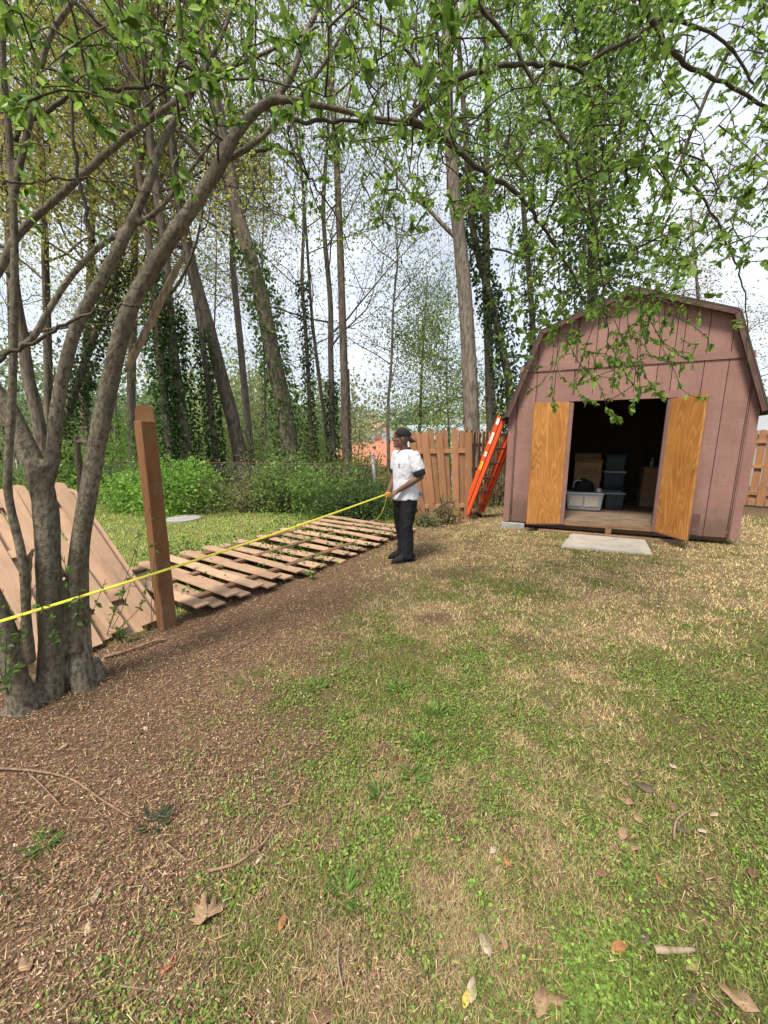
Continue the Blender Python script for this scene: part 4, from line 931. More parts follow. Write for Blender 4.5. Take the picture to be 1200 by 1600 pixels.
c = P(1215, 650, 17); house('grey house seen past the right eave of the shed', (c[0] + 2.2, 19), 6, 9, 2.4, 1.2, R(70), (.34, .35, .37), (.30, .31, .33), -.4)
# ================================================================== TREES AND UNDERGROWTH BEYOND THE YARD
def nrm(v): return v / (np.linalg.norm(v) + 1e-9)
def grow(g, start, d, L, r, depth, tips, sides=4, wander=.25, lift=.08, kids=(5, 4, 3), spread=.9, minr=.004):
    n = 6; p = np.array(start, float); d = nrm(np.array(d, float)); path = [p]; 
    for i in range(n):
        d = nrm(d + rng.normal(0, wander, 3) * .5 + np.array([0, 0, lift])); p = p + d * (L / n); path.append(p)
    path = np.array(path); rad = np.linspace(r, max(minr, r * .3), n + 1)
    g.add(*tube(path, rad, sides if depth else max(sides, 5)))
    if depth >= len(kids): tips.append(path[2:]); return
    for k in range(kids[depth]):
        f = .25 + .75 * (k + rng.random()) / kids[depth]; i = min(n - 1, int(f * n)); q = path[i] + (path[i + 1] - path[i]) * (f * n - i)
        dd = nrm(path[i + 1] - path[i] + rng.normal(0, spread, 3)); grow(g, q, dd, L * (.42 + .3 * rng.random()) * (1.1 - .4 * f), max(minr, r * .45), depth + 1, tips, 3, wander * 1.2, lift, kids, spread, minr)
def crown_leaves(g, tips, per, size, cols, spread=.18):
    if per <= 0: return
    pts = np.concatenate(tips); n = int(len(pts) * per); i = rng.integers(0, len(pts), n)
    p = pts[i] + rng.normal(0, spread, (n, 3)); V, F = leaf_quads(p, size * (.6 + .8 * rng.random(n)), .32, -.2)
    t = rng.random(n); cl = np.repeat(np.asarray(cols[0])[None], n, 0); m = t > .5; cl[m] = cols[1]
    g.add(V, F, col=np.clip(cl * (1 + rng.normal(0, .22, (n, 1))), .005, .8))
def tall_tree(label, px, Y, wpx, bark_m, ivy=None, crown=None, H=17, kids=(5, 4), nb=14, z_first=5.0, name='tall_tree', blen=3.2, group='trees beyond the fence'):
    """px: trunk axis points in the photograph from low to high, all standing at distance Y"""
    pts = [P(x, y, Y) for x, y in px]; a, b = pts[0], pts[1]; gz = float(ground_z(a[0], Y)) - .1
    t = (gz - a[2]) / (b[2] - a[2]); base = a + (b - a) * t
    if base[2] < a[2]: base[0] = a[0] + (base[0] - a[0]) * .5; pts = [base] + pts
    tp = pts[-1]; d = pts[-1] - pts[-2]; d = d / max(d[2], .3); d[0] *= .6
    for k in range(1, 4):
        if tp[2] < H: pts.append(tp + d * (H - tp[2]) * k / 3 + np.array([rng.normal(0, .15), rng.normal(0, .15), 0]))
    path = spline(np.array(pts), 26); dep = np.linalg.norm(ray(*px[0])) and Y * FPX / ray(*px[0])[1]
    r0 = .86 * wpx / 2 / FPX * dep; zz = (path[:, 2] - path[0, 2]) / (path[-1, 2] - path[0, 2]); rad = r0 * (1.02 - .8 * np.clip(zz, 0, 1)); rad[0] *= 1.35; rad[1] *= 1.1
    e = thing(name, label, 'tree', tuple(path[0]), 0, group)
    g = Geo(); V, F = tube(path, rad, 12); c = np.repeat(path, 12, 0); V = c + (V - c) * (1 + .12 * (rng.random((len(V), 1)) - .5)); g.add(V, F); g.build('trunk', bark_m, e, True)
    gb = Geo(); tips = []
    for k in range(nb):
        f = (k + rng.random()) / nb; z = path[0, 2] + z_first + f * (H - z_first); i = min(24, int(np.searchsorted(path[:, 2], z))); q = path[i]
        an = rng.random() * 6.283; dd = np.array([math.cos(an), math.sin(an), .25 + .5 * rng.random()])
        grow(gb, q, dd, blen * (.6 + .7 * rng.random()) * (1.15 - .6 * f), max(.02, rad[i] * .38), 0, tips, 5, .28, .05, kids)
    gb.build('branches', bark_m, e, True)
    if crown:
        per, size, cols, sprd = crown; g = Geo(); crown_leaves(g, tips, per, size, cols, sprd); g.build('crown', M['far_leaf'], e, color=True)
    if ivy:
        z0, z1, n, thick, size, cols = ivy; n = int(n * 1.15); u = rng.random(n); i = np.clip(np.searchsorted(path[:, 2], z0 + u * (z1 - z0)), 1, 25); fz = z0 + u * (z1 - z0)
        f = (fz - path[i - 1, 2]) / (path[i, 2] - path[i - 1, 2] + 1e-6); c = path[i - 1] + (path[i] - path[i - 1]) * np.clip(f, 0, 1)[:, None]
        an = rng.random(n) * 6.283; rr = rad[i] + thick * (.15 + rng.random(n) * (.5 + fbm(fz * 2, an, 1.3, 3)))
        p = c + np.stack([np.cos(an) * rr, np.sin(an) * rr, np.zeros(n)], 1); ax = np.stack([np.cos(an) * .5, np.sin(an) * .5, -.6 + rng.normal(0, .5, n)], 1) + rng.normal(0, .35, (n, 3)); ax /= np.linalg.norm(ax, axis=1)[:, None]
        g = Geo(); V, F = leaf_quads(p, size * (.7 + .6 * rng.random(n)), .42, axis=ax); t = rng.random(n); cl = mixc(cols[0], cols[1], t); g.add(V, F, col=cl * (1 + rng.normal(0, .18, (n, 1)))); g.build('ivy', M['leaf'], e, color=True)
    return e
IV = ((.026, .058, .016), (.075, .14, .036)); IVB = ((.05, .10, .022), (.13, .21, .05))
YG = ((.32, .35, .09), (.44, .41, .12)); BG_ = ((.15, .28, .05), (.25, .39, .08)); DG = ((.05, .09, .025), (.09, .14, .04)); PG = ((.27, .37, .11), (.38, .46, .16))
PB, GB = M['pine_bark'], M['grey_bark']
tall_tree('thick leaning trunk with ivy along its right side above the bramble thicket', [(448, 662), (425, 547), (407, 456), (388, 392), (366, 310)], 10.5, 33, PB, (.2, 6.5, 2600, .22, .085, IVB), (7.7, .08, YG, .3), 17, (4, 4), 12, 7)
tall_tree('bare reddish trunk leaning left between the ivy columns and the straight pines', [(368, 675), (347, 593), (324, 502), (301, 424), (285, 340)], 11.5, 26, PB, None, (7.7, .08, YG, .3), 17, (4, 4), 12, 6)
tall_tree('straight slim trunk just left of the thick leaning ivy trunk', [(389, 680), (375, 529), (363, 392)], 12.5, 14, GB, None, (6.1, .08, YG, .3), 16, (4, 4), 10, 6)
tall_tree('dark ivy-wrapped column, left one of the pair behind the lone post', [(262, 665), (252, 580), (243, 492), (238, 420)], 10, 17, PB, (0, 5.6, 2300, .2, .085, IV), (6.9, .08, YG, .3), 14, (4, 3), 10, 5.5)
tall_tree('dark ivy-wrapped column, right one of the pair behind the lone post', [(287, 668), (274, 575), (265, 492), (258, 400)], 10.2, 21, PB, (0, 5.0, 2500, .22, .085, IV), (6.9, .08, YG, .3), 15, (4, 3), 11, 4.2)
tall_tree('slender ivy-covered trunk right of the dark ivy pair', [(334, 680), (320, 560), (306, 470)], 11, 13, GB, (0, 4.6, 1500, .15, .08, IV), (5.7, .08, YG, .3), 13, (4, 3), 8, 5)
tall_tree('thin ivy-covered trunk standing alone above the middle of the thicket', [(487, 692), (478, 520), (472, 440)], 13, 9, GB, (0, 6.5, 1300, .13, .08, IV), (3.5, .075, PG, .3), 14, (4, 4), 10, 6)
tall_tree('forked trunk with ivy sleeve just left of the reddish pine', [(520, 694), (517, 560), (516, 470)], 13.5, 13, GB, (0, 3.6, 900, .11, .08, IV), (3.5, .075, PG, .3), 14, (5, 4), 12, 3.6, blen=4)
tall_tree('pale slanting slim trunk between the two thin ivy trunks', [(511, 690), (500, 600), (488, 500)], 14.5, 8, GB, None, (2.9, .075, PG, .3), 13, (4, 4), 10, 4, blen=4)
tall_tree('straight reddish pine trunk left of the man', [(541, 702), (537, 560), (533, 430), (526, 250)], 12.5, 16, PB, None, (4.1, .075, PG, .3), 19, (4, 4), 12, 8)
tall_tree('small bare sapling tree behind the chain-link post', [(607, 705), (606, 640), (612, 560)], 14, 7, GB, None, (2.4, .07, PG, .3), 9.5, (5, 4), 13, 3, blen=3)
tall_tree('big grey-brown trunk standing behind the fence corner', [(738, 690), (728, 480), (715, 350), (700, 180)], 11.5, 31, GB, None, (6.4, .08, BG_, .3), 17, (4, 4), 13, 6, blen=3.6)
tall_tree('dark ivy-smothered trunk leaning left beside the big grey-brown trunk', [(797, 620), (788, 560), (770, 478), (750, 410), (735, 330)], 12.3, 17, PB, (1.0, 9.5, 3400, .3, .10, IV), (6.4, .08, BG_, .3), 16, (4, 4), 10, 6)
tall_tree('second grey trunk partly hidden behind the big one by the fence', [(768, 690), (764, 560), (760, 430)], 14, 20, GB, None, (5.9, .08, BG_, .3), 16, (4, 3), 9, 7)
tall_tree('slim trunk rising just left of the shed roof', [(832, 560), (830, 470), (815, 280)], 13, 14, GB, (3, 8, 900, .14, .10, IVB), (6.4, .08, BG_, .3), 15, (4, 4), 10, 6)
tall_tree('tall trunk swathed in bright ivy rising behind the shed roof', [(925, 520), (925, 300), (930, 175), (940, 60)], 11.6, 24, PB, (2.5, 13, 6500, .75, .12, IVB), (8.8, .09, BG_, .35), 16, (5, 4), 14, 4.5, blen=2.6)
tall_tree('pale budding tree beyond the right side of the shed', [(1095, 560), (1088, 430), (1080, 330)], 17, 11, GB, None, (3.5, .08, ((.36, .27, .12), (.30, .30, .10)), .35), 10.5, (5, 4), 16, 2.5, blen=4)
tall_tree('leaning dark trunk at the far left edge beyond the tilted panel', [(58, 650), (44, 590), (36, 530), (20, 430)], 10.5, 22, PB, None, (9.2, .08, YG, .32), 15, (5, 4), 14, 4)
tall_tree('upright dark trunk behind the stems of the foreground tree', [(76, 640), (75, 560), (72, 450), (68, 330)], 12, 15, PB, None, (9.2, .08, YG, .32), 17, (5, 4), 14, 5)
tall_tree('leaning ivy-clad trunk seen between the foreground stems', [(98, 680), (125, 590), (150, 520), (172, 470)], 11.5, 15, PB, (0, 6.5, 2600, .3, .10, IV), (7.7, .08, YG, .3), 12, (4, 4), 10, 5)
tall_tree('yellow-leaved oak high behind the foreground tree crown', [(205, 640), (208, 500), (212, 330), (216, 150)], 13.5, 16, GB, None, (11.4, .09, YG, .35), 19, (5, 4), 18, 4.5, blen=4)
tall_tree('pine with hazy yellow crown at the upper left', [(132, 620), (140, 450), (146, 250)], 15, 15, PB, None, (11.4, .09, YG, .35), 20, (5, 4), 18, 6, blen=4)
tall_tree('leafy tree behind the fence between the man and the big trunk', [(655, 690), (660, 560), (668, 430)], 16, 8, GB, None, (5, .08, BG_, .35), 7.5, (5, 4), 14, 1.6, blen=2.4)
tall_tree('leafy young tree peeping over the fence just left of the big trunk', [(702, 690), (698, 600), (700, 520)], 14.5, 6, GB, None, (8, .075, PG, .32), 5.6, (5, 4), 12, 1.3, blen=1.9)

for lab, x0, x1, Y, wp in (('hazy yellow-green tree far behind the leftmost stems', 20, 10, 19, 9), ('feathery pale tree far behind between the main stem and the lone post', 180, 186, 18, 9), ('feathery pale tree far behind the bare reddish leaning trunk', 330, 338, 21, 8), ('airy young tree far behind the thick leaning ivy trunk', 415, 410, 19, 7)):
    tall_tree(lab, [(x0, 680), ((x0 + x1) / 2, 540), (x1, 400)], Y, wp * .55, GB, None, (4.5, .09, random.choice((YG, PG)), .45), 17, (5, 4), 22, 2.0, blen=4.2)
def shrub(name, label, c, r, n, size, cols, stems=10, flat=.0, group='bushes along the back', shape=1.6, w=.34):
    e = thing(name, label, 'bush', (c[0], c[1], float(ground_z(c[0], c[1]))), 0, group); z0 = float(ground_z(c[0], c[1]))
    g = Geo(); L = 9; lc = rng.normal(0, .42, (L, 3)) * r; lc[:, 2] = np.abs(lc[:, 2]) * .9 + r[2] * .25; lr = np.asarray(r) * (.42 + .25 * rng.random((L, 1)))
    i = rng.integers(0, L, n); u = unit(n); k = (.55 + .5 * rng.random(n)) * (.8 + .45 * vnoise(u[:, 0] * 3 + i * 7, u[:, 2] * 3 + u[:, 1] * 2, 5)); p = lc[i] + u * lr[i] * k[:, None]; p[:, 2] = np.abs(p[:, 2]); p = p + np.array([c[0], c[1], z0])
    ax = u * .6 + rng.normal(0, .5, (n, 3)); ax[:, 2] -= flat; ax /= np.linalg.norm(ax, axis=1)[:, None]
    V, F = leaf_quads(p, size * (.6 + .8 * rng.random(n)), w, axis=ax); t = np.clip(rng.random(n) * .7 + .3 * rng.random(L)[i], 0, 1); g.add(V, F, col=mixc(cols[0], cols[1], t) * (1 + rng.normal(0, .15, (n, 1)))); g.build('foliage', M['leaf'], e, color=True)
    g = Geo()
    for k in range(stems):
        q = np.array([c[0] + rng.normal(0, .15) * r[0], c[1] + rng.normal(0, .15) * r[1], z0 - .02]); tgt = lc[rng.integers(0, L)] + np.array([c[0], c[1], z0 + r[2] * .3]); mid = (q + tgt) / 2 + rng.normal(0, .12, 3)
        g.add(*tube(spline([q, mid, tgt, tgt + (tgt - mid) * .6], 9), np.linspace(.014, .004, 9), 4))
    g.build('stems', M['twig'], e, True); return e
def at(x, y, Y): p = P(x, y, Y); return (p[0], p[1])
BR = ((.16, .32, .045), (.31, .50, .10)); MG = ((.13, .23, .05), (.27, .40, .10)); OL = ((.18, .20, .08), (.30, .31, .14)); DI = ((.04, .08, .025), (.14, .22, .07))
shrub('leafy_bush', 'bright fresh-green bush right behind the lone post', at(255, 740, 8.6), (1.25, .8, 1.15), 5200, .075, BR, flat=.3)
shrub('leafy_bush', 'bright green low branches left of the lone post', at(188, 740, 8.9), (.75, .5, .75), 1900, .07, BR, flat=.3)
shrub('bramble_bush', 'olive bramble thicket in the middle of the back hedge', at(385, 745, 8.8), (1.3, .8, .95), 5200, .055, OL, 24)
shrub('bramble_bush', 'mid-green bramble bulging right of the olive thicket', at(455, 750, 8.7), (1.05, .75, .95), 4600, .055, MG, 20)
shrub('vine_bush', 'green vine bank sloping down towards the fallen fence', at(505, 765, 8.5), (.95, .7, .65), 3600, .06, MG, 12)
shrub('vine_bush', 'dark ivy mound beside the man', at(556, 780, 8.0), (.95, .62, .60), 5600, .05, DI, 12)
shrub('vine_bush', 'ivy heap just behind the man by the leaning pickets', at(598, 775, 8.3), (.62, .5, .62), 2600, .05, DI, 8)
shrub('dry_bush', 'tangle of dry brown vines over the chain-link fence', at(565, 720, 9.6), (1.2, .5, 1.0), 2600, .045, ((.24, .20, .10), (.17, .20, .07)), 40)
shrub('leafy_bush', 'young green bush behind the tilted panel', at(88, 755, 9.5), (.55, .4, .45), 1200, .06, BR, 6)
shrub('leafy_bush', 'shadowed dark bush at the far left behind the tilted panel', at(20, 740, 10.2), (1.5, .8, 1.1), 4200, .07, MG, 14)
shrub('leafy_bush', 'dull green bush beneath the leaning ivy-clad trunk', at(130, 715, 11), (1.5, .8, 1.4), 4800, .075, MG, 14)
shrub('leafy_bush', 'yellow-green bush high behind the bright one', at(330, 660, 12.2), (1.6, .9, 1.7), 5000, .085, PG, 14)
shrub('leafy_bush', 'pale green bush behind the thick leaning trunk', at(430, 675, 13), (1.7, .9, 1.6), 4200, .085, PG, 14)
shrub('leafy_bush', 'rounded light green bush below the straight reddish pine', at(560, 690, 14), (1.3, .8, 1.3), 3200, .085, BR, 10)
shrub('leafy_bush', 'light green bush at the very far left under the yellow pines', at(200, 660, 13.5), (2.4, 1, 1.9), 6000, .09, BR, 14)
shrub('leafy_bush', 'green bush peeping over the fence left of the big trunk', at(690, 675, 12.5), (1.1, .7, 1.5), 3000, .085, BG_, 8)
shrub('leafy_bush', 'green bush peeping over the fence behind the orange ladder', at(780, 660, 14), (1.4, .7, 1.9), 3200, .085, BG_, 8)
shrub('weed_clump', 'weeds and ivy growing up the foot of the leaning pickets', at(690, 790, 7.45), (.42, .2, .42), 420, .05, OL, 12)
shrub('weed_clump', 'dry weeds at the fence foot behind the man\'s legs', at(665, 815, 7.2), (.32, .2, .22), 320, .045, OL, 14)
shrub('weed_clump', 'weeds beside the far end of the shed wall near the ladder', at(778, 755, 9.6), (.5, .3, .7), 700, .05, OL, 12)
# undergrowth carpet along the back
def undergrowth():
    g = Geo(); n = 30000; x = rng.uniform(-13, 2.2, n); y = 9.0 - .1 * x + rng.gamma(1.6, 1.3, n); s, q = fence_sq(x, y); k = (q > .4); x, y = x[k], y[k]; n = len(x)
    z = ground_z(x, y) + rng.random(n) ** 1.5 * (.15 + .4 * fbm(x, y, .8, 8)); V, F = leaf_quads(np.stack([x, y, z], 1), .05 + .05 * rng.random(n), .32, .4)
    c = mixc(MG[0], PG[1], rng.random(n)); m = rng.random(n) < .2; c[m] = vary((.25, .19, .10), m.sum(), .2); g.add(V, F, col=c)
    tag(g.build('undergrowth', M['leaf'], color=True), 'low weeds and vines carpeting the wood edge', 'undergrowth', kind='stuff')
    # ivy sprouting through and round the fallen panel
    g = Geo(); n = 4200; s = rng.uniform(.2, 4.8, n); q = rng.uniform(-.1, 2.3, n); cl = fbm(s, q, 2.2, 44); k = rng.random(n) < np.clip((cl - .48) * 5, 0, 1) * np.where(q > 1.8, 1, .75); s, q = s[k], q[k]; n = len(s)
    p = np.stack([F0[0] + FD[0] * s + FNV[0] * q, F0[1] + FD[1] * s + FNV[1] * q, .05 + .12 * rng.random(n)], 1); V, F = leaf_quads(p, .03 + .03 * rng.random(n), .4, .5); g.add(V, F, col=vary((.12, .23, .04), n, .25))
    tag(g.build('creeping_weeds', M['leaf'], color=True), 'small green weeds poking up between the fallen pickets', 'weeds', kind='stuff')
undergrowth()
def distant_woods():
    g = Geo(); T = []
    for k in range(230):
        y = rng.uniform(24, 85); x = rng.uniform(-1.05, 1.1) * y
        px_ = 600 + 600 * x / y
        if 560 < px_ < 640 and y < 60: y = rng.uniform(62, 90); x = (px_ - 600) / 600 * y
        if 690 < px_ < 800 and y < 33: continue
        if px_ > 1050 and y < 35: continue
        h = rng.uniform(5.5, 9.5) * (.75 + y / 120) * (1.2 if px_ < 420 else 1.0); w = h * rng.uniform(.28, .42); z0 = float(ground_z(x, y)); base = random.choice([(.26, .37, .14), (.33, .42, .18), (.19, .27, .13), (.37, .36, .19), (.16, .23, .12)])
        n = 800; L = 9; lc = rng.normal(0, .5, (L, 3)) * np.array([w, w, h * .25]); lc[:, 2] += h * .62; i = rng.integers(0, L, n); u = unit(n); p = lc[i] + u * np.array([w * .55, w * .55, h * .24]) * (.6 + .5 * rng.random((n, 1))); p[:, 2] = np.clip(p[:, 2], .3, h); p += np.array([x, y, z0])
        V, F = leaf_quads(p, .13 + .0045 * y * (.5 + rng.random(n)), .4, 0); g.add(V, F, col=np.clip(np.array(base) * (1 + rng.normal(0, .22, (n, 1))) * (1 + rng.normal(0, .1, (L, 1)))[i], .01, .6))
        V, F = tube([(x, y, z0 - .3), (x + rng.normal(0, .2), y, z0 + h * .85)], [.16, .05], 5); g.add(V, F, col=(.12, .095, .08))
    tag(g.build('distant_woods', M['far_leaf'], color=True), 'distant spring woods closing the view behind the houses', 'woods', kind='stuff')
distant_woods()

# ================================================================== FOREGROUND MULTI-STEM TREE
def pxpath(pts, Ys, n=None):
    if np.isscalar(Ys): Ys = [Ys] * len(pts)
    if len(Ys) != len(pts): Ys = np.interp(np.linspace(0, 1, len(pts)), np.linspace(0, 1, len(Ys)), Ys)
    return spline([P(x, y, Y) for (x, y), Y in zip(pts, Ys)], n or len(pts) * 5)
def foreground_tree():
    b0 = G(75, 1085); e = thing('multi_stem_tree', 'grey multi-stemmed tree in the left foreground with leaves arching overhead', 'tree', (b0[0], b0[1], 0))
    LIMBS = []
    g = Geo()
    def stem(pts, Ys, r, knots=0, n=None, sides=12):
        path = pxpath(pts, Ys, n); rr = np.interp(np.linspace(0, 1, len(path)), np.linspace(0, 1, len(r)), r)
        rr = .62 * rr * (1 + .07 * (rng.random(len(rr)) - .5)); g.add(*tube(path, rr, sides, True)); LIMBS.append((path, rr)); return path
    A = stem([(132, 1080), (118, 1010), (118, 905), (140, 760), (167, 620), (200, 490), (250, 400), (300, 325), (345, 255), (372, 205), (425, 158), (500, 165), (575, 182), (640, 190)], [2.28, 2.3, 2.36, 2.42, 2.5, 2.5], [.105, .088, .082, .078, .075, .07, .066, .06, .056, .045, .034, .026, .02, .016])
    B = stem([(78, 1088), (80, 1000), (76, 900), (72, 800), (58, 740), (36, 690), (12, 640), (-25, 590), (-70, 540)], [2.2, 2.25], [.125, .105, .10, .098, .092, .085, .08, .07, .06])
    stem([(66, 790), (82, 715), (88, 650), (100, 580), (122, 505), (165, 425), (200, 360), (235, 280), (250, 230), (290, 160), (330, 90), (360, 20), (380, -70)], [2.22, 2.45], [.055, .06, .055, .053, .05, .046, .042, .036, .032, .026, .022, .018, .014])
    stem([(40, 1112), (25, 1060), (5, 980), (-30, 900), (-90, 780)], [2.07, 2.05], [.12, .10, .09, .08, .07])
    stem([(138, 1068), (136, 1000), (133, 930), (134, 860), (144, 780)], [2.3, 2.42], [.06, .042, .038, .036, .03])
    stem([(47, 1035), (42, 975), (36, 880), (16, 790), (12, 740), (18, 640), (22, 500), (22, 350), (14, 210), (5, 110), (5, 0), (5, -90)], [2.1, 2.1], [.05, .04, .037, .034, .033, .031, .029, .027, .024, .022, .02, .016])
    stem([(-70, 545), (-35, 470), (0, 420), (30, 365), (100, 300), (190, 220), (280, 155), (350, 110), (420, 80), (500, 40)], [2.2, 2.4], [.05, .04, .034, .031, .029, .026, .023, .02, .017, .012])
    stem([(-40, 585), (0, 555), (47, 532), (75, 487), (107, 437), (150, 390), (190, 362), (245, 330), (300, 262), (340, 210)], [2.2, 2.4], [.036, .031, .028, .027, .026, .025, .024, .022, .018, .014])
    stem([(20, 345), (27, 280), (50, 175), (75, 65), (115, 0), (150, -70)], [2.1, 2.1], [.022, .024, .023, .02, .018, .014])
    stem([(345, 255), (385, 232), (420, 205), (470, 150), (530, 60), (580, -60)], [2.5, 2.7], [.03, .028, .024, .02, .016, .012])
    stem([(425, 158), (455, 120), (480, 50), (520, -20), (600, -60), (690, -70)], [2.5, 2.7], [.036, .03, .026, .024, .022, .02])
    # knots and burls
    for (x0, y0, x1, y1, Y) in ((147, 700, 121, 690, 2.42), (130, 800, 119, 680, 2.45), (62, 740, 78, 725, 2.2)):
        g.add(*tube([P(x0, y0, Y), P((x0 + x1) / 2, (y0 + y1) / 2 - 4, Y), P(x1, y1, Y)], [.026, .02, .018], 8, True))
    for x, y, rr in ((134, 1066, .066), (80, 1076, .078), (34, 1104, .078), (150, 1060, .045), (60, 1092, .05)):
        c = G(x, y); g.add(*ellipsoid((c[0], c[1] + .02, .02), (rr, rr * .9, .13), 14, 10)); g.add(*ellipsoid((c[0], c[1], -.01), (rr * 1.35, rr * 1.25, .05), 14, 10))
    link('trunk', remesh(g, .0095, 2, .45), M['smooth_bark'], e)
    # pale broken limb and torn stub
    g = Geo(); pt = pxpath([(196, 582), (214, 546), (233, 508), (252, 468), (271, 430), (290, 392)], [2.44, 2.52], 26); g.add(*tube(pt, np.interp(np.linspace(0, 1, 26), [0, .1, .7, .9, 1], [.006, .022, .021, .016, .004]) * (1 + .2 * (rng.random(26) - .5)), 10, True)); tag(g.build('broken_limb', M['pale_wood'], e, True), 'pale broken limb hanging behind the main stem')
    g = Geo(); pt = pxpath([(41, 955), (43, 900), (48, 868), (53, 858)], 2.14, 14); g.add(*tube(pt, np.linspace(.022, .006, 14) * (1 + .4 * (rng.random(14) - .5)), 8, True)); tag(g.build('torn_stub', M['pale_wood'], e, True), 'torn pale stub at the foot of the stems')
    # branches
    gb = Geo(); ATT = [p for p, r in LIMBS]
    def branch(pts, Ys, r0, r1, sides=7):
        path = pxpath(pts, Ys); path = path + rng.normal(0, .006, path.shape); gb.add(*tube(path, np.linspace(r0, r1, len(path)) * .72, sides)); ATT.append(path); return path
    branch([(640, 190), (690, 215), (755, 270), (810, 305), (840, 345), (870, 390), (900, 435), (915, 480)], [2.5, 3.0], .028, .006)
    branch([(400, 236), (440, 231), (470, 260), (500, 300), (530, 345), (545, 390)], [2.5, 2.7], .014, .004)
    branch([(450, 185), (520, 190), (600, 192), (680, 205), (740, 240)], [2.5, 2.7], .016, .007)
    branch([(690, -70), (720, -30), (750, 10), (810, 85), (850, 165), (895, 240), (920, 310), (932, 375), (942, 450), (948, 510), (950, 560)], [2.7, 2.8, 3.1], .021, .004)
    branch([(640, 190), (690, 140), (760, 108), (840, 100), (895, 105), (945, 140), (1000, 185), (1040, 240)], [2.5, 3.2], .026, .006)
    branch([(895, 105), (980, 65), (1050, 30), (1120, 60), (1180, 130)], [3.0, 3.2], .02, .01)
    branch([(1150, 60), (1100, 160), (1062, 255), (1020, 335), (1000, 390)], [3.2, 3.2], .02, .005)
    branch([(1062, 255), (1110, 330), (1148, 410), (1165, 470), (1168, 570)], [3.2, 3.3], .014, .004)
    branch([(960, -90), (1000, 0), (1060, 90), (1130, 130), (1230, 180)], [2.6, 3.0], .026, .012)
    branch([(690, -70), (800, -90), (900, -80), (960, -90)], [2.7, 2.6], .024, .02)
    branch([(20, 215), (50, 190), (110, 155), (180, 140), (260, 135), (330, 130), (420, 130), (520, 150)], [2.1, 2.4], .016, .005)
    branch([(85, 30), (105, 110), (115, 180), (122, 270), (135, 330), (145, 378)], [2.05, 2.05], .008, .013)
    branch([(-30, 575), (0, 560), (50, 535), (100, 505), (150, 487), (190, 479), (213, 478)], [2.0, 2.15], .016, .006)
    branch([(240, 470), (140, 590), (115, 560)], 2.3, .003, .003); branch([(70, 130), (68, 300), (72, 480), (85, 600)], 1.95, .003, .003)
    branch([(0, 285), (60, 285), (130, 278), (205, 290), (300, 330)], [2.0, 2.3], .008, .003)
    branch([(35, 940), (60, 905), (90, 890), (120, 900)], 2.0, .003, .002)
    branch([(115, 0), (160, 40), (230, 90), (300, 110)], [2.1, 2.4], .01, .004)
    branch([(10, 490), (60, 460), (110, 500), (118, 600), (140, 655)], 2.1, .003, .002)
    # secondary growth reaching into the overhead canopy
    pool = np.concatenate([p for p in ATT])[::2]
    tw_paths = []
    def reach(tgt, r0, sag=.12, sides=4, lim=1.6):
        nonlocal pool
        d = np.linalg.norm(pool - tgt, axis=1); j = int(np.argmin(d)); s = pool[j]; L = d[j]
        if L > lim: 
            tgt = s + (tgt - s) * (lim / L); L = lim
        mid = s * .5 + tgt * .5 + np.array([0, 0, sag * L]) + rng.normal(0, .08 * L, 3); path = spline([s, mid, tgt], max(6, int(L * 9)))
        gb.add(*tube(path, np.linspace(r0, .0025, len(path)), sides)); pool = np.vstack([pool, path[1:]]); return path
    def region(n, x0, x1, y0, y1, ya, yb): return [P(rng.uniform(x0, x1), rng.uniform(y0, y1), rng.uniform(ya, yb)) for _ in range(n)]
    T = region(110, 300, 760, -60, 260, 2.1, 4.2) + region(130, 640, 1080, -60, 330, 2.3, 4.2) + region(55, 980, 1260, -40, 420, 2.4, 4.0) + region(28, 0, 330, -60, 230, 1.7, 2.8) + region(16, 420, 640, 180, 360, 2.6, 3.6) + region(26, 800, 1060, 330, 470, 2.7, 3.7)
    for t in T: reach(t, .007)
    # twigs carrying leaves
    TW = region(330, 300, 720, -60, 230, 1.7, 4.4) + region(540, 620, 1060, -60, 340, 1.8, 4.8) + region(380, 980, 1270, -50, 420, 2.0, 4.6) + region(150, 0, 330, -60, 180, 1.2, 3.2) + region(80, 420, 680, 190, 380, 2.4, 4.2) + region(200, 790, 1080, 340, 500, 2.6, 4.2) + region(22, 0, 300, 180, 400, 1.6, 2.6)
    for t in TW:
        p = reach(t, .0032, .05, 3, .9); tw_paths.append(p)
    # hanging sprays before the shed front
    for k in range(170):
        s = P(rng.uniform(815, 1100), rng.uniform(360, 490), rng.uniform(2.9, 3.8)); L = rng.uniform(.2, .75); tgt = s + np.array([rng.normal(0, .14), rng.normal(0, .14), -L]); reach(s, .004, .02, 3, 1.2); tw_paths.append(reach(tgt, .003, .0, 3, 1.2))
    for pts in ([(860, 470), (900, 560), (935, 600), (950, 640), (968, 655)], [(1000, 470), (1040, 540), (1075, 560)], [(900, 440), (880, 520), (862, 600), (868, 640)], [(960, 500), (985, 560), (1000, 600), (985, 640)], [(1020, 460), (1000, 540), (1010, 590), (1035, 620)], [(930, 500), (900, 600), (930, 630)]):
        p = pxpath(pts, [2.95, 2.85], 16); gb.add(*tube(p, np.linspace(.0035, .0018, 16), 3)); tw_paths.append(p); tw_paths.append(p[8:])
    gb.build('branches', M['twig'], e, True)
    # leaves
    PS, AX, SZ = [], [], []
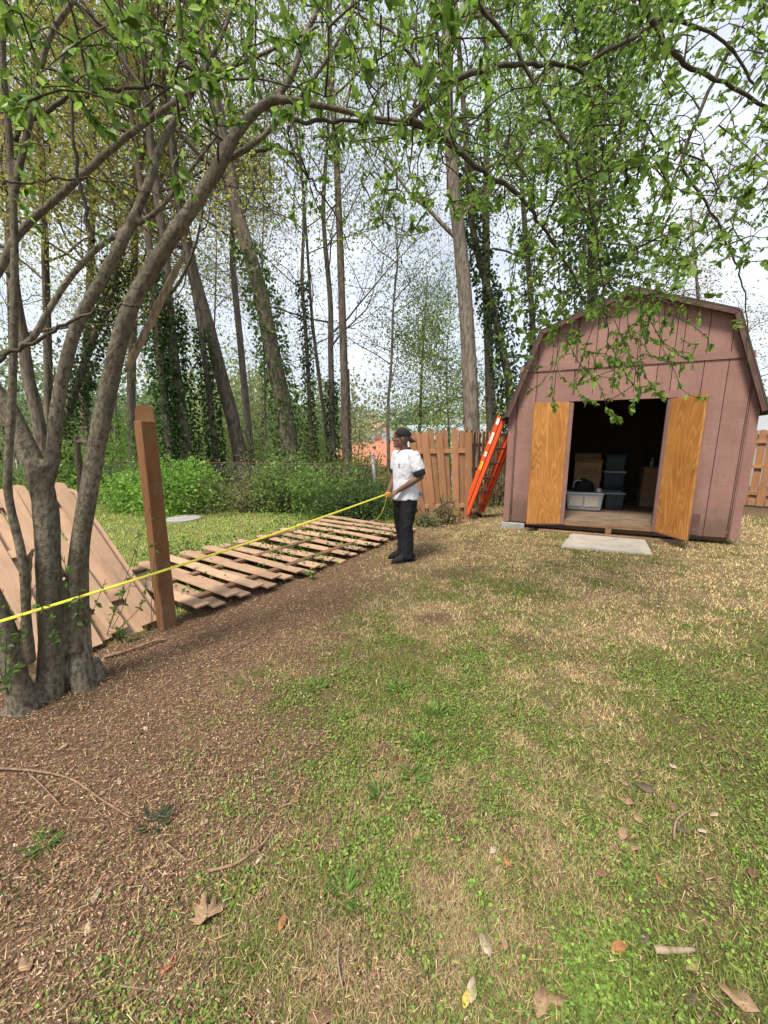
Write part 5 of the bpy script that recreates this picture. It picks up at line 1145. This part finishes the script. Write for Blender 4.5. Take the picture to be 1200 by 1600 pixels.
    for p in tw_paths:
        m = len(p); L = np.linalg.norm(np.diff(p, axis=0), axis=1).sum(); n = int(np.clip(L * 44, 10, 40)); f = .2 + .8 * rng.random(n) ** .6; idx = np.clip((f * (m - 1)).astype(int), 0, m - 2)
        q = p[idx] + (p[idx + 1] - p[idx]) * rng.random((n, 1)); t = p[idx + 1] - p[idx]; t /= np.linalg.norm(t, axis=1)[:, None] + 1e-9
        a = t * .7 + rng.normal(0, .6, (n, 3)); a[:, 2] -= .35; PS.append(q); AX.append(a); SZ.append(np.clip(rng.lognormal(math.log(.034), .34, n) * rng.uniform(.75, 1.25), .016, .085))
    PS, AX, SZ = np.concatenate(PS), np.concatenate(AX), np.concatenate(SZ); dist = np.linalg.norm(PS - CAM, axis=1); SZ = SZ * 1.0
    cols = mixc((.10, .20, .026), (.26, .39, .07), rng.random(len(PS))) * (1 + rng.normal(0, .26, (len(PS), 1)))
    cols = np.clip(cols, .01, .6)
    order = np.argsort(dist / SZ); near = order[:260]; rest = order[260:]
    g = Geo(); V, F, _ = leaf_full(PS[rest], SZ[rest], AX[rest]); g.add(V, F, col=cols[rest]); fo = g.build('crown', M['leaf'], e, color=True)
    lm = []
    for c in ((.09, .175, .024), (.13, .24, .036), (.18, .30, .05)):
        tt = NT('near_leaf'); v = tt.coords((1, 1, 1)); nn = tt.noise(v, 3, 4); mat_ = tt.bsdf(tt.ramp(nn, (.35, c), (.7, tuple(x * .8 for x in c))), .45, None, .35, 0, .45)
        gg = Geo(); gg.add(_LT * np.array([1, 1.15, 1]), _LF); me = gg.mesh('leaf'); me.materials.append(mat_); lm.append(me)
    for j in near:
        a = Vector(AX[j]).normalized(); up = Vector(rng.normal(0, 1, 3) + np.array([0, 0, 1.])); b = a.cross(up).normalized(); c = a.cross(b); s = SZ[j]
        m = Matrix((a, b, -c)).transposed().to_4x4() @ Matrix.Scale(s, 4); m.translation = Vector(PS[j]); link('leaf', random.choice(lm), None, e, m)
foreground_tree()
tt_ = thing('dark_object', 'dark tub-shaped object half buried in the ivy mound beside the man', 'tub', (*at(543, 775, 7.7), -.06), R(20))  # unidentified dark object, modelled as a black tub
bm = cbox(-.16, .16, -.13, .13, .0, .42, .02)
for v_ in bm.verts: v_.co.x *= .8 + .45 * v_.co.z; v_.co.y *= .8 + .45 * v_.co.z
local('tub_body', bm_mesh('tub_body', bm), M['black_plastic'], tt_); local('tub_rim', bm_mesh('tub_rim', cbox(-.19, .19, -.16, .16, .421, .45, .006)), M['black_plastic'], tt_)

# ---- little shoots round the tree foot and post
def sprout(name, label, base, tips, leafn, size, col, lab_cat='plant'):
    e = thing(name, label, lab_cat, (base[0], base[1], 0)); g = Geo(); gl = Geo()
    for t in tips:
        p = spline([base, (np.array(base) + t) / 2 + rng.normal(0, .03, 3), t], 12); g.add(*tube(p, np.linspace(.0035, .0015, 12), 4)); n = leafn; f = .35 + .65 * rng.random(n); q = p[np.clip((f * 11).astype(int), 0, 11)]
        ax = rng.normal(0, .6, (n, 3)) + np.array([0, 0, .1]); V, F, _ = leaf_full(q, size * (.6 + .7 * rng.random(n)), ax); gl.add(V, F, col=vary(col, n, .2))
    g.build('stems', M['twig'], e, True); gl.build('foliage', M['leaf'], e, color=True)
GL = (.13, .22, .05)
sprout('sapling', 'thin leafy sapling leaning from the tree foot towards the lone post', np.array([*G(165, 1000)[:2], 0]), [P(240, 780, 2.75), P(215, 860, 2.8), P(205, 910, 2.7), P(228, 890, 2.8)], 13, .045, GL)
sprout('sapling', 'leafy shoots sprouting low between the foreground stems', np.array([*G(105, 1050)[:2], .1]), [P(60, 940, 2.0), P(100, 870, 2.05), P(125, 915, 2.1), P(165, 905, 2.15), P(80, 990, 1.98)], 15, .042, GL)
sprout('sapling', 'leafy shoots at the left edge beside the leftmost stem', np.array([*G(20, 1110)[:2], .05]), [P(10, 1000, 1.85), P(35, 960, 1.9), P(5, 920, 1.95), P(25, 1040, 1.85)], 14, .04, GL)
sprout('sapling', 'small green seedling on the mulch right of the stems', np.array([*G(192, 1005)[:2], 0]), [P(195, 975, 2.85), P(188, 985, 2.85), P(202, 985, 2.85)], 6, .045, (.16, .27, .07))
sprout('sapling', 'green weed at the near edge of the fallen panel', np.array([*G(490, 905)[:2], 0]), [P(488, 885, 4.3), P(495, 892, 4.3), P(482, 893, 4.35)], 7, .06, (.16, .28, .06))
sprout('sapling', 'vine sprig twining up the lone post', np.array([*G(236, 985)[:2], 0]), [P(236, 800, 3.0), P(243, 850, 3.0)], 7, .045, GL)
for i, (x, y, lab) in enumerate(((597, 1243, 'rosette of long pale green blades on the mulch edge'), (645, 1215, 'grassy rosette just right of the mulch edge'), (660, 1165, 'dark green grass tuft in the straw'), (683, 1115, 'bushy green grass tuft farther up the lawn'), (622, 1078, 'green grass tuft nearest the fallen fence'), (495, 1075, 'lone green tuft on the mulch'), (540, 1400, 'sprawling weed in the foreground mulch'), (240, 1290, 'dark weed patch in the left mulch'), (70, 1320, 'broad blade weed at lower left'))):
    c = G(x, y); e = thing('grass_tuft', lab, 'grass tuft', (c[0], c[1], 0), 0, 'tufts on the lawn'); g = Geo(); n = 46; a = rng.random(n) * 6.283; L = rng.uniform(.04, .10, n); r0 = rng.random(n) * .03
    p = np.stack([c[0] + np.cos(a) * r0, c[1] + np.sin(a) * r0, np.zeros(n)], 1); d = np.stack([np.cos(a), np.sin(a), rng.uniform(.15, 1.1, n)], 1); d /= np.linalg.norm(d, axis=1)[:, None]; V, F = leaf_quads(p, L, .06, axis=d, fold=.1); g.add(V, F, col=vary((.12, .22, .045) if i != 7 else (.07, .10, .05), n, .2)); g.build('blades', M['grass'], e, color=True)

# ================================================================== FALLEN LEAVES AND STICKS
def leaf_mesh(i, lobed=False):
    r_ = random.Random(500 + i); g = Geo()
    if lobed:
        pts = [(-.12, .015), (.05, .03), (.10, .17), (.02, .30), (.22, .24), (.30, .42), (.40, .50), (.42, .27), (.52, .20), (.60, .36), (.72, .34), (.70, .16), (.84, .16), (1, 0)]
        pts = pts + [(x, -y * r_.uniform(.8, 1.1)) for x, y in pts[-2:0:-1]]
    else:
        pts = [(0, 0), (.2, .17), (.45, .26), (.7, .2), (.9, .08), (1, 0), (.9, -.07), (.68, -.2), (.42, -.24), (.18, -.15)]
    if not lobed: pts = [tuple(q) for q in spline(np.array(pts + [pts[0]]), 25)[:-1]]
    cv = r_.uniform(.35, .9); V = [(x, y, cv * (y * y) * 2 + .3 * (x - .5) ** 2 + .06 * math.sin(9 * x + 5 * y + i) + r_.uniform(0, .03)) for x, y in pts]; V.append((.45, 0, .0)); n = len(pts)
    V = V + [(x, y, z - .012) for x, y, z in V]; k = np.arange(n); k2 = (k + 1) % n
    g.add(V, np.stack([k, k2, np.full(n, n)], -1), np.stack([n + 1 + k2, n + 1 + k, np.full(n, 2 * n + 1)], -1), np.stack([k, n + 1 + k, n + 1 + k2, k2], -1)); return g.mesh('fallen_leaf', True)
LCOL = {'tan': (.31, .20, .12), 'brown': (.19, .11, .065), 'pale': (.44, .35, .25), 'orange': (.42, .17, .075), 'grey': (.115, .09, .06), 'yellow': (.60, .45, .10)}
LMAT = {k: plain('dry_leaf_' + k, c, tuple(x * .7 for x in c), 3, .8, bump=.2, bscale=12) for k, c in LCOL.items()}
LM = {}
LAWN_LABELS = ['tan leaf in the cluster below the curled grey one', 'tan leaf leaning on the russet cluster in the lawn', 'dark grey leaf under the clustered tan leaves', 'brown leaf tucked right of the broad tan leaf', 'pale scrap right of the dark grey clustered leaf', 'small tan leaf at the foot of the cluster', 'tan leaf just above the broad tan one', 'tan leaf alone on the middle lawn near the slab', 'pale leaf next to the lone one on the middle lawn', 'pale leaf far up at the right edge of the lawn', 'small pale leaf above the curled grey leaf', 'tan leaf above the russet leaf by the short stick', 'brown leaf between the orange pair and the clover leaf', 'small tan leaf below the close orange and tan pair', 'small pale leaf left above the orange pair', 'long pale leaf upright in the straw left of the stick', 'tan leaf beside the long pale upright one', 'big brown leaf above the short pale stick', 'brown leaf near the right edge level with the clover orange one', 'tan leaf at the bottom left of the short stick', 'grey leaf touching the left end of the short stick', 'tan leaf just below the right end of the short stick', 'large tan leaf cut by the bottom edge, right of a pair', 'large tan leaf cut by the bottom edge, left of a pair', 'dark grey leaf low down near the big corner leaf', 'small tan leaf near the upper grass tufts', 'tiny pale leaf beside the dark green tuft', 'pale leaf high on the lawn before the right shed corner', 'tiny pale leaf in the middle of the lawn', 'pale leaf at the right edge above the clover']
MULCH_LABELS = ['tan leaf close to the foot of the multi-stem tree', 'pale leaf right of the tree foot on the mulch', 'pale leaf on the bowed twig in the mulch', 'tan leaf left of the centre curved twig', 'pale leaf low in the mulch left of the lobed leaf', 'squarish pale leaf above left of the lobed leaf', 'long tan leaf at the left edge of the lower mulch', 'pale leaf at the end of the centre curved twig', 'tan leaf, left of two on the upper mulch', 'tan leaf, right of two on the upper mulch', 'small brown leaf in the middle mulch', 'large brown leaf beside the narrow orange one', 'tan leaf near the upper mulch edge by the grass', 'small pale leaf in the mulch above the curved twig', 'small brown leaf beside the dry twig near the lobed leaf', 'brown leaf on the mulch before the fallen fence', 'pale leaf on the upper mulch near the lone tuft']
def leaf_at(x, y, size, col, rot, label, group=None, lobed=False, v=0):
    key = (col, lobed, v % 3)
    if key not in LM: LM[key] = leaf_mesh(v % 3 + (10 if lobed else 0), lobed); LM[key].materials.append(LMAT[col])
    c = G(x, y, .022); o = link('fallen_leaf', LM[key]); o.matrix_basis = Matrix.Translation(Vector((c[0], c[1], .010))) @ Matrix.Rotation(R(rot), 4, 'Z') @ Matrix.Rotation(R(random.uniform(-12, 12)), 4, 'X') @ Matrix.Rotation(R(random.uniform(-10, 6)), 4, 'Y') @ Matrix.Scale(size * .85, 4)
    tag(o, label, 'leaf', group)
leaf_at(300, 1437, .125, 'tan', 25, 'large lobed brown leaf lying on the foreground mulch', None, True)
leaf_at(436, 1452, .06, 'orange', 80, 'oval orange leaf at the border of mulch and grass')
leaf_at(250, 1520, .065, 'orange', 60, 'narrow orange leaf in the lower mulch')
leaf_at(800, 1352, .05, 'orange', 120, 'orange leaf, left of a close pair in the grass'); leaf_at(826, 1350, .05, 'tan', 160, 'tan leaf, right of a close pair in the grass')
leaf_at(1042, 1385, .055, 'orange', 100, 'orange leaf standing out in the bright clover')
leaf_at(1025, 1235, .10, 'grey', 150, 'large curled dark grey leaf on the lawn'); leaf_at(993, 1255, .09, 'tan', 140, 'broad tan leaf beside the dark curled one')
leaf_at(735, 1565, .07, 'pale', 70, 'pale bleached leaf at the bottom of the lawn'); leaf_at(725, 1573, .05, 'yellow', 60, 'yellow leaf beside the pale bleached one')
leaf_at(1190, 1580, .11, 'tan', 140, 'big tan leaf in the lower right corner'); leaf_at(955, 1485, .075, 'orange', 20, 'russet leaf left of the short stick')
leaf_at(1110, 1272, .05, 'pale', 10, 'whitish scrap of leaf in the clover'); leaf_at(480, 1590, .09, 'brown', 10, 'brown leaf at the bottom edge of the mulch')
for i, (x, y, s, c) in enumerate([(970, 1310, .08, 'tan'), (1000, 1285, .07, 'tan'), (1075, 1300, .09, 'grey'), (1050, 1265, .06, 'brown'), (1105, 1295, .05, 'pale'), (1000, 1320, .05, 'tan'), (985, 1225, .06, 'tan'), (900, 1050, .06, 'tan'), (930, 1048, .05, 'pale'), (1160, 1018, .07, 'pale'), (1045, 1190, .05, 'pale'), (932, 1470, .06, 'tan'), (930, 1362, .06, 'brown'), (840, 1385, .05, 'tan'), (765, 1330, .05, 'pale'), (750, 1455, .08, 'pale'), (790, 1460, .05, 'tan'), (1120, 1430, .09, 'brown'), (1175, 1370, .07, 'brown'), (885, 1560, .07, 'tan'), (1000, 1470, .06, 'grey'), (1090, 1500, .06, 'tan'), (840, 1590, .09, 'tan'), (800, 1595, .09, 'tan'), (1075, 1570, .07, 'grey'), (700, 1130, .05, 'tan'), (640, 1170, .04, 'pale'), (1030, 945, .06, 'pale'), (870, 1160, .04, 'pale'), (1195, 1330, .06, 'pale')]):
    leaf_at(x, y, s, c, random.uniform(0, 360), LAWN_LABELS[i], 'dry leaves on the lawn', False, i)
for i, (x, y, s, c) in enumerate([(90, 1170, .06, 'tan'), (225, 1133, .05, 'pale'), (185, 1215, .05, 'pale'), (250, 1340, .06, 'tan'), (140, 1435, .05, 'pale'), (158, 1382, .06, 'pale'), (45, 1515, .08, 'tan'), (410, 1330, .05, 'pale'), (455, 1175, .04, 'tan'), (480, 1165, .05, 'tan'), (350, 1210, .04, 'brown'), (200, 1560, .09, 'brown'), (560, 1065, .05, 'tan'), (325, 1280, .04, 'pale'), (275, 1350, .04, 'brown'), (415, 1035, .06, 'brown'), (520, 1050, .04, 'pale')]):
    leaf_at(x, y, s, c, random.uniform(0, 360), MULCH_LABELS[i], 'dry leaves on the mulch', False, i)
def stick(label, pts, r, mat='twig', col=None):
    p = spline([np.array([*G(x, y)[:2], z]) for x, y, z in pts], 24); g = Geo(); g.add(*tube(p, np.linspace(r, r * .55, 24) * (1 + .2 * (rng.random(24) - .5)), 6, True)); tag(g.build('stick', M[mat], smooth=True), label, 'stick')
M['dry_stick'] = bark('dry_stick', (.25, .16, .11), (.30, .20, .14), (.14, .09, .06), 8)
stick('long bowed reddish twig across the left mulch', [(-20, 1205, .02), (50, 1212, .03), (110, 1222, .02), (160, 1255, .02), (205, 1282, .015)], .006, 'dry_stick')
stick('short twig forking off the long bowed one', [(45, 1214, .025), (70, 1235, .015), (95, 1262, .012)], .004, 'dry_stick')
stick('curved brown twig in the centre of the mulch', [(325, 1365, .012), (370, 1355, .02), (410, 1325, .02), (432, 1290, .012)], .006, 'dry_stick')
stick('short thick pale stick on the lower right lawn', [(1022, 1492, .022), (1055, 1494, .024), (1084, 1491, .02)], .011, 'pale_wood')
stick('pale straight twig stuck at the mulch border', [(530, 1480, .02), (528, 1510, .02), (536, 1550, .012)], .004, 'pale_wood')
stick('thin dry twig beside the lobed leaf', [(260, 1322, .015), (275, 1335, .02), (292, 1348, .012)], .004, 'dry_stick')
stick('long weathered branch lying along the foot of the tilted panel', [(165, 1030, .02), (200, 1022, .03), (240, 1008, .03), (262, 1002, .02)], .014, 'dry_stick')
stick('twig on the bright clover near the curled leaf', [(1052, 1318, .02), (1056, 1290, .03), (1080, 1272, .025)], .005, 'dry_stick')
stick('faint long stalk lying in the lower mulch', [(180, 1545, .015), (215, 1550, .015), (255, 1553, .012)], .003, 'pale_wood')
stick('slender twig on the mulch near the fallen fence', [(345, 1030, .015), (400, 1000, .02), (420, 985, .012)], .005, 'dry_stick')
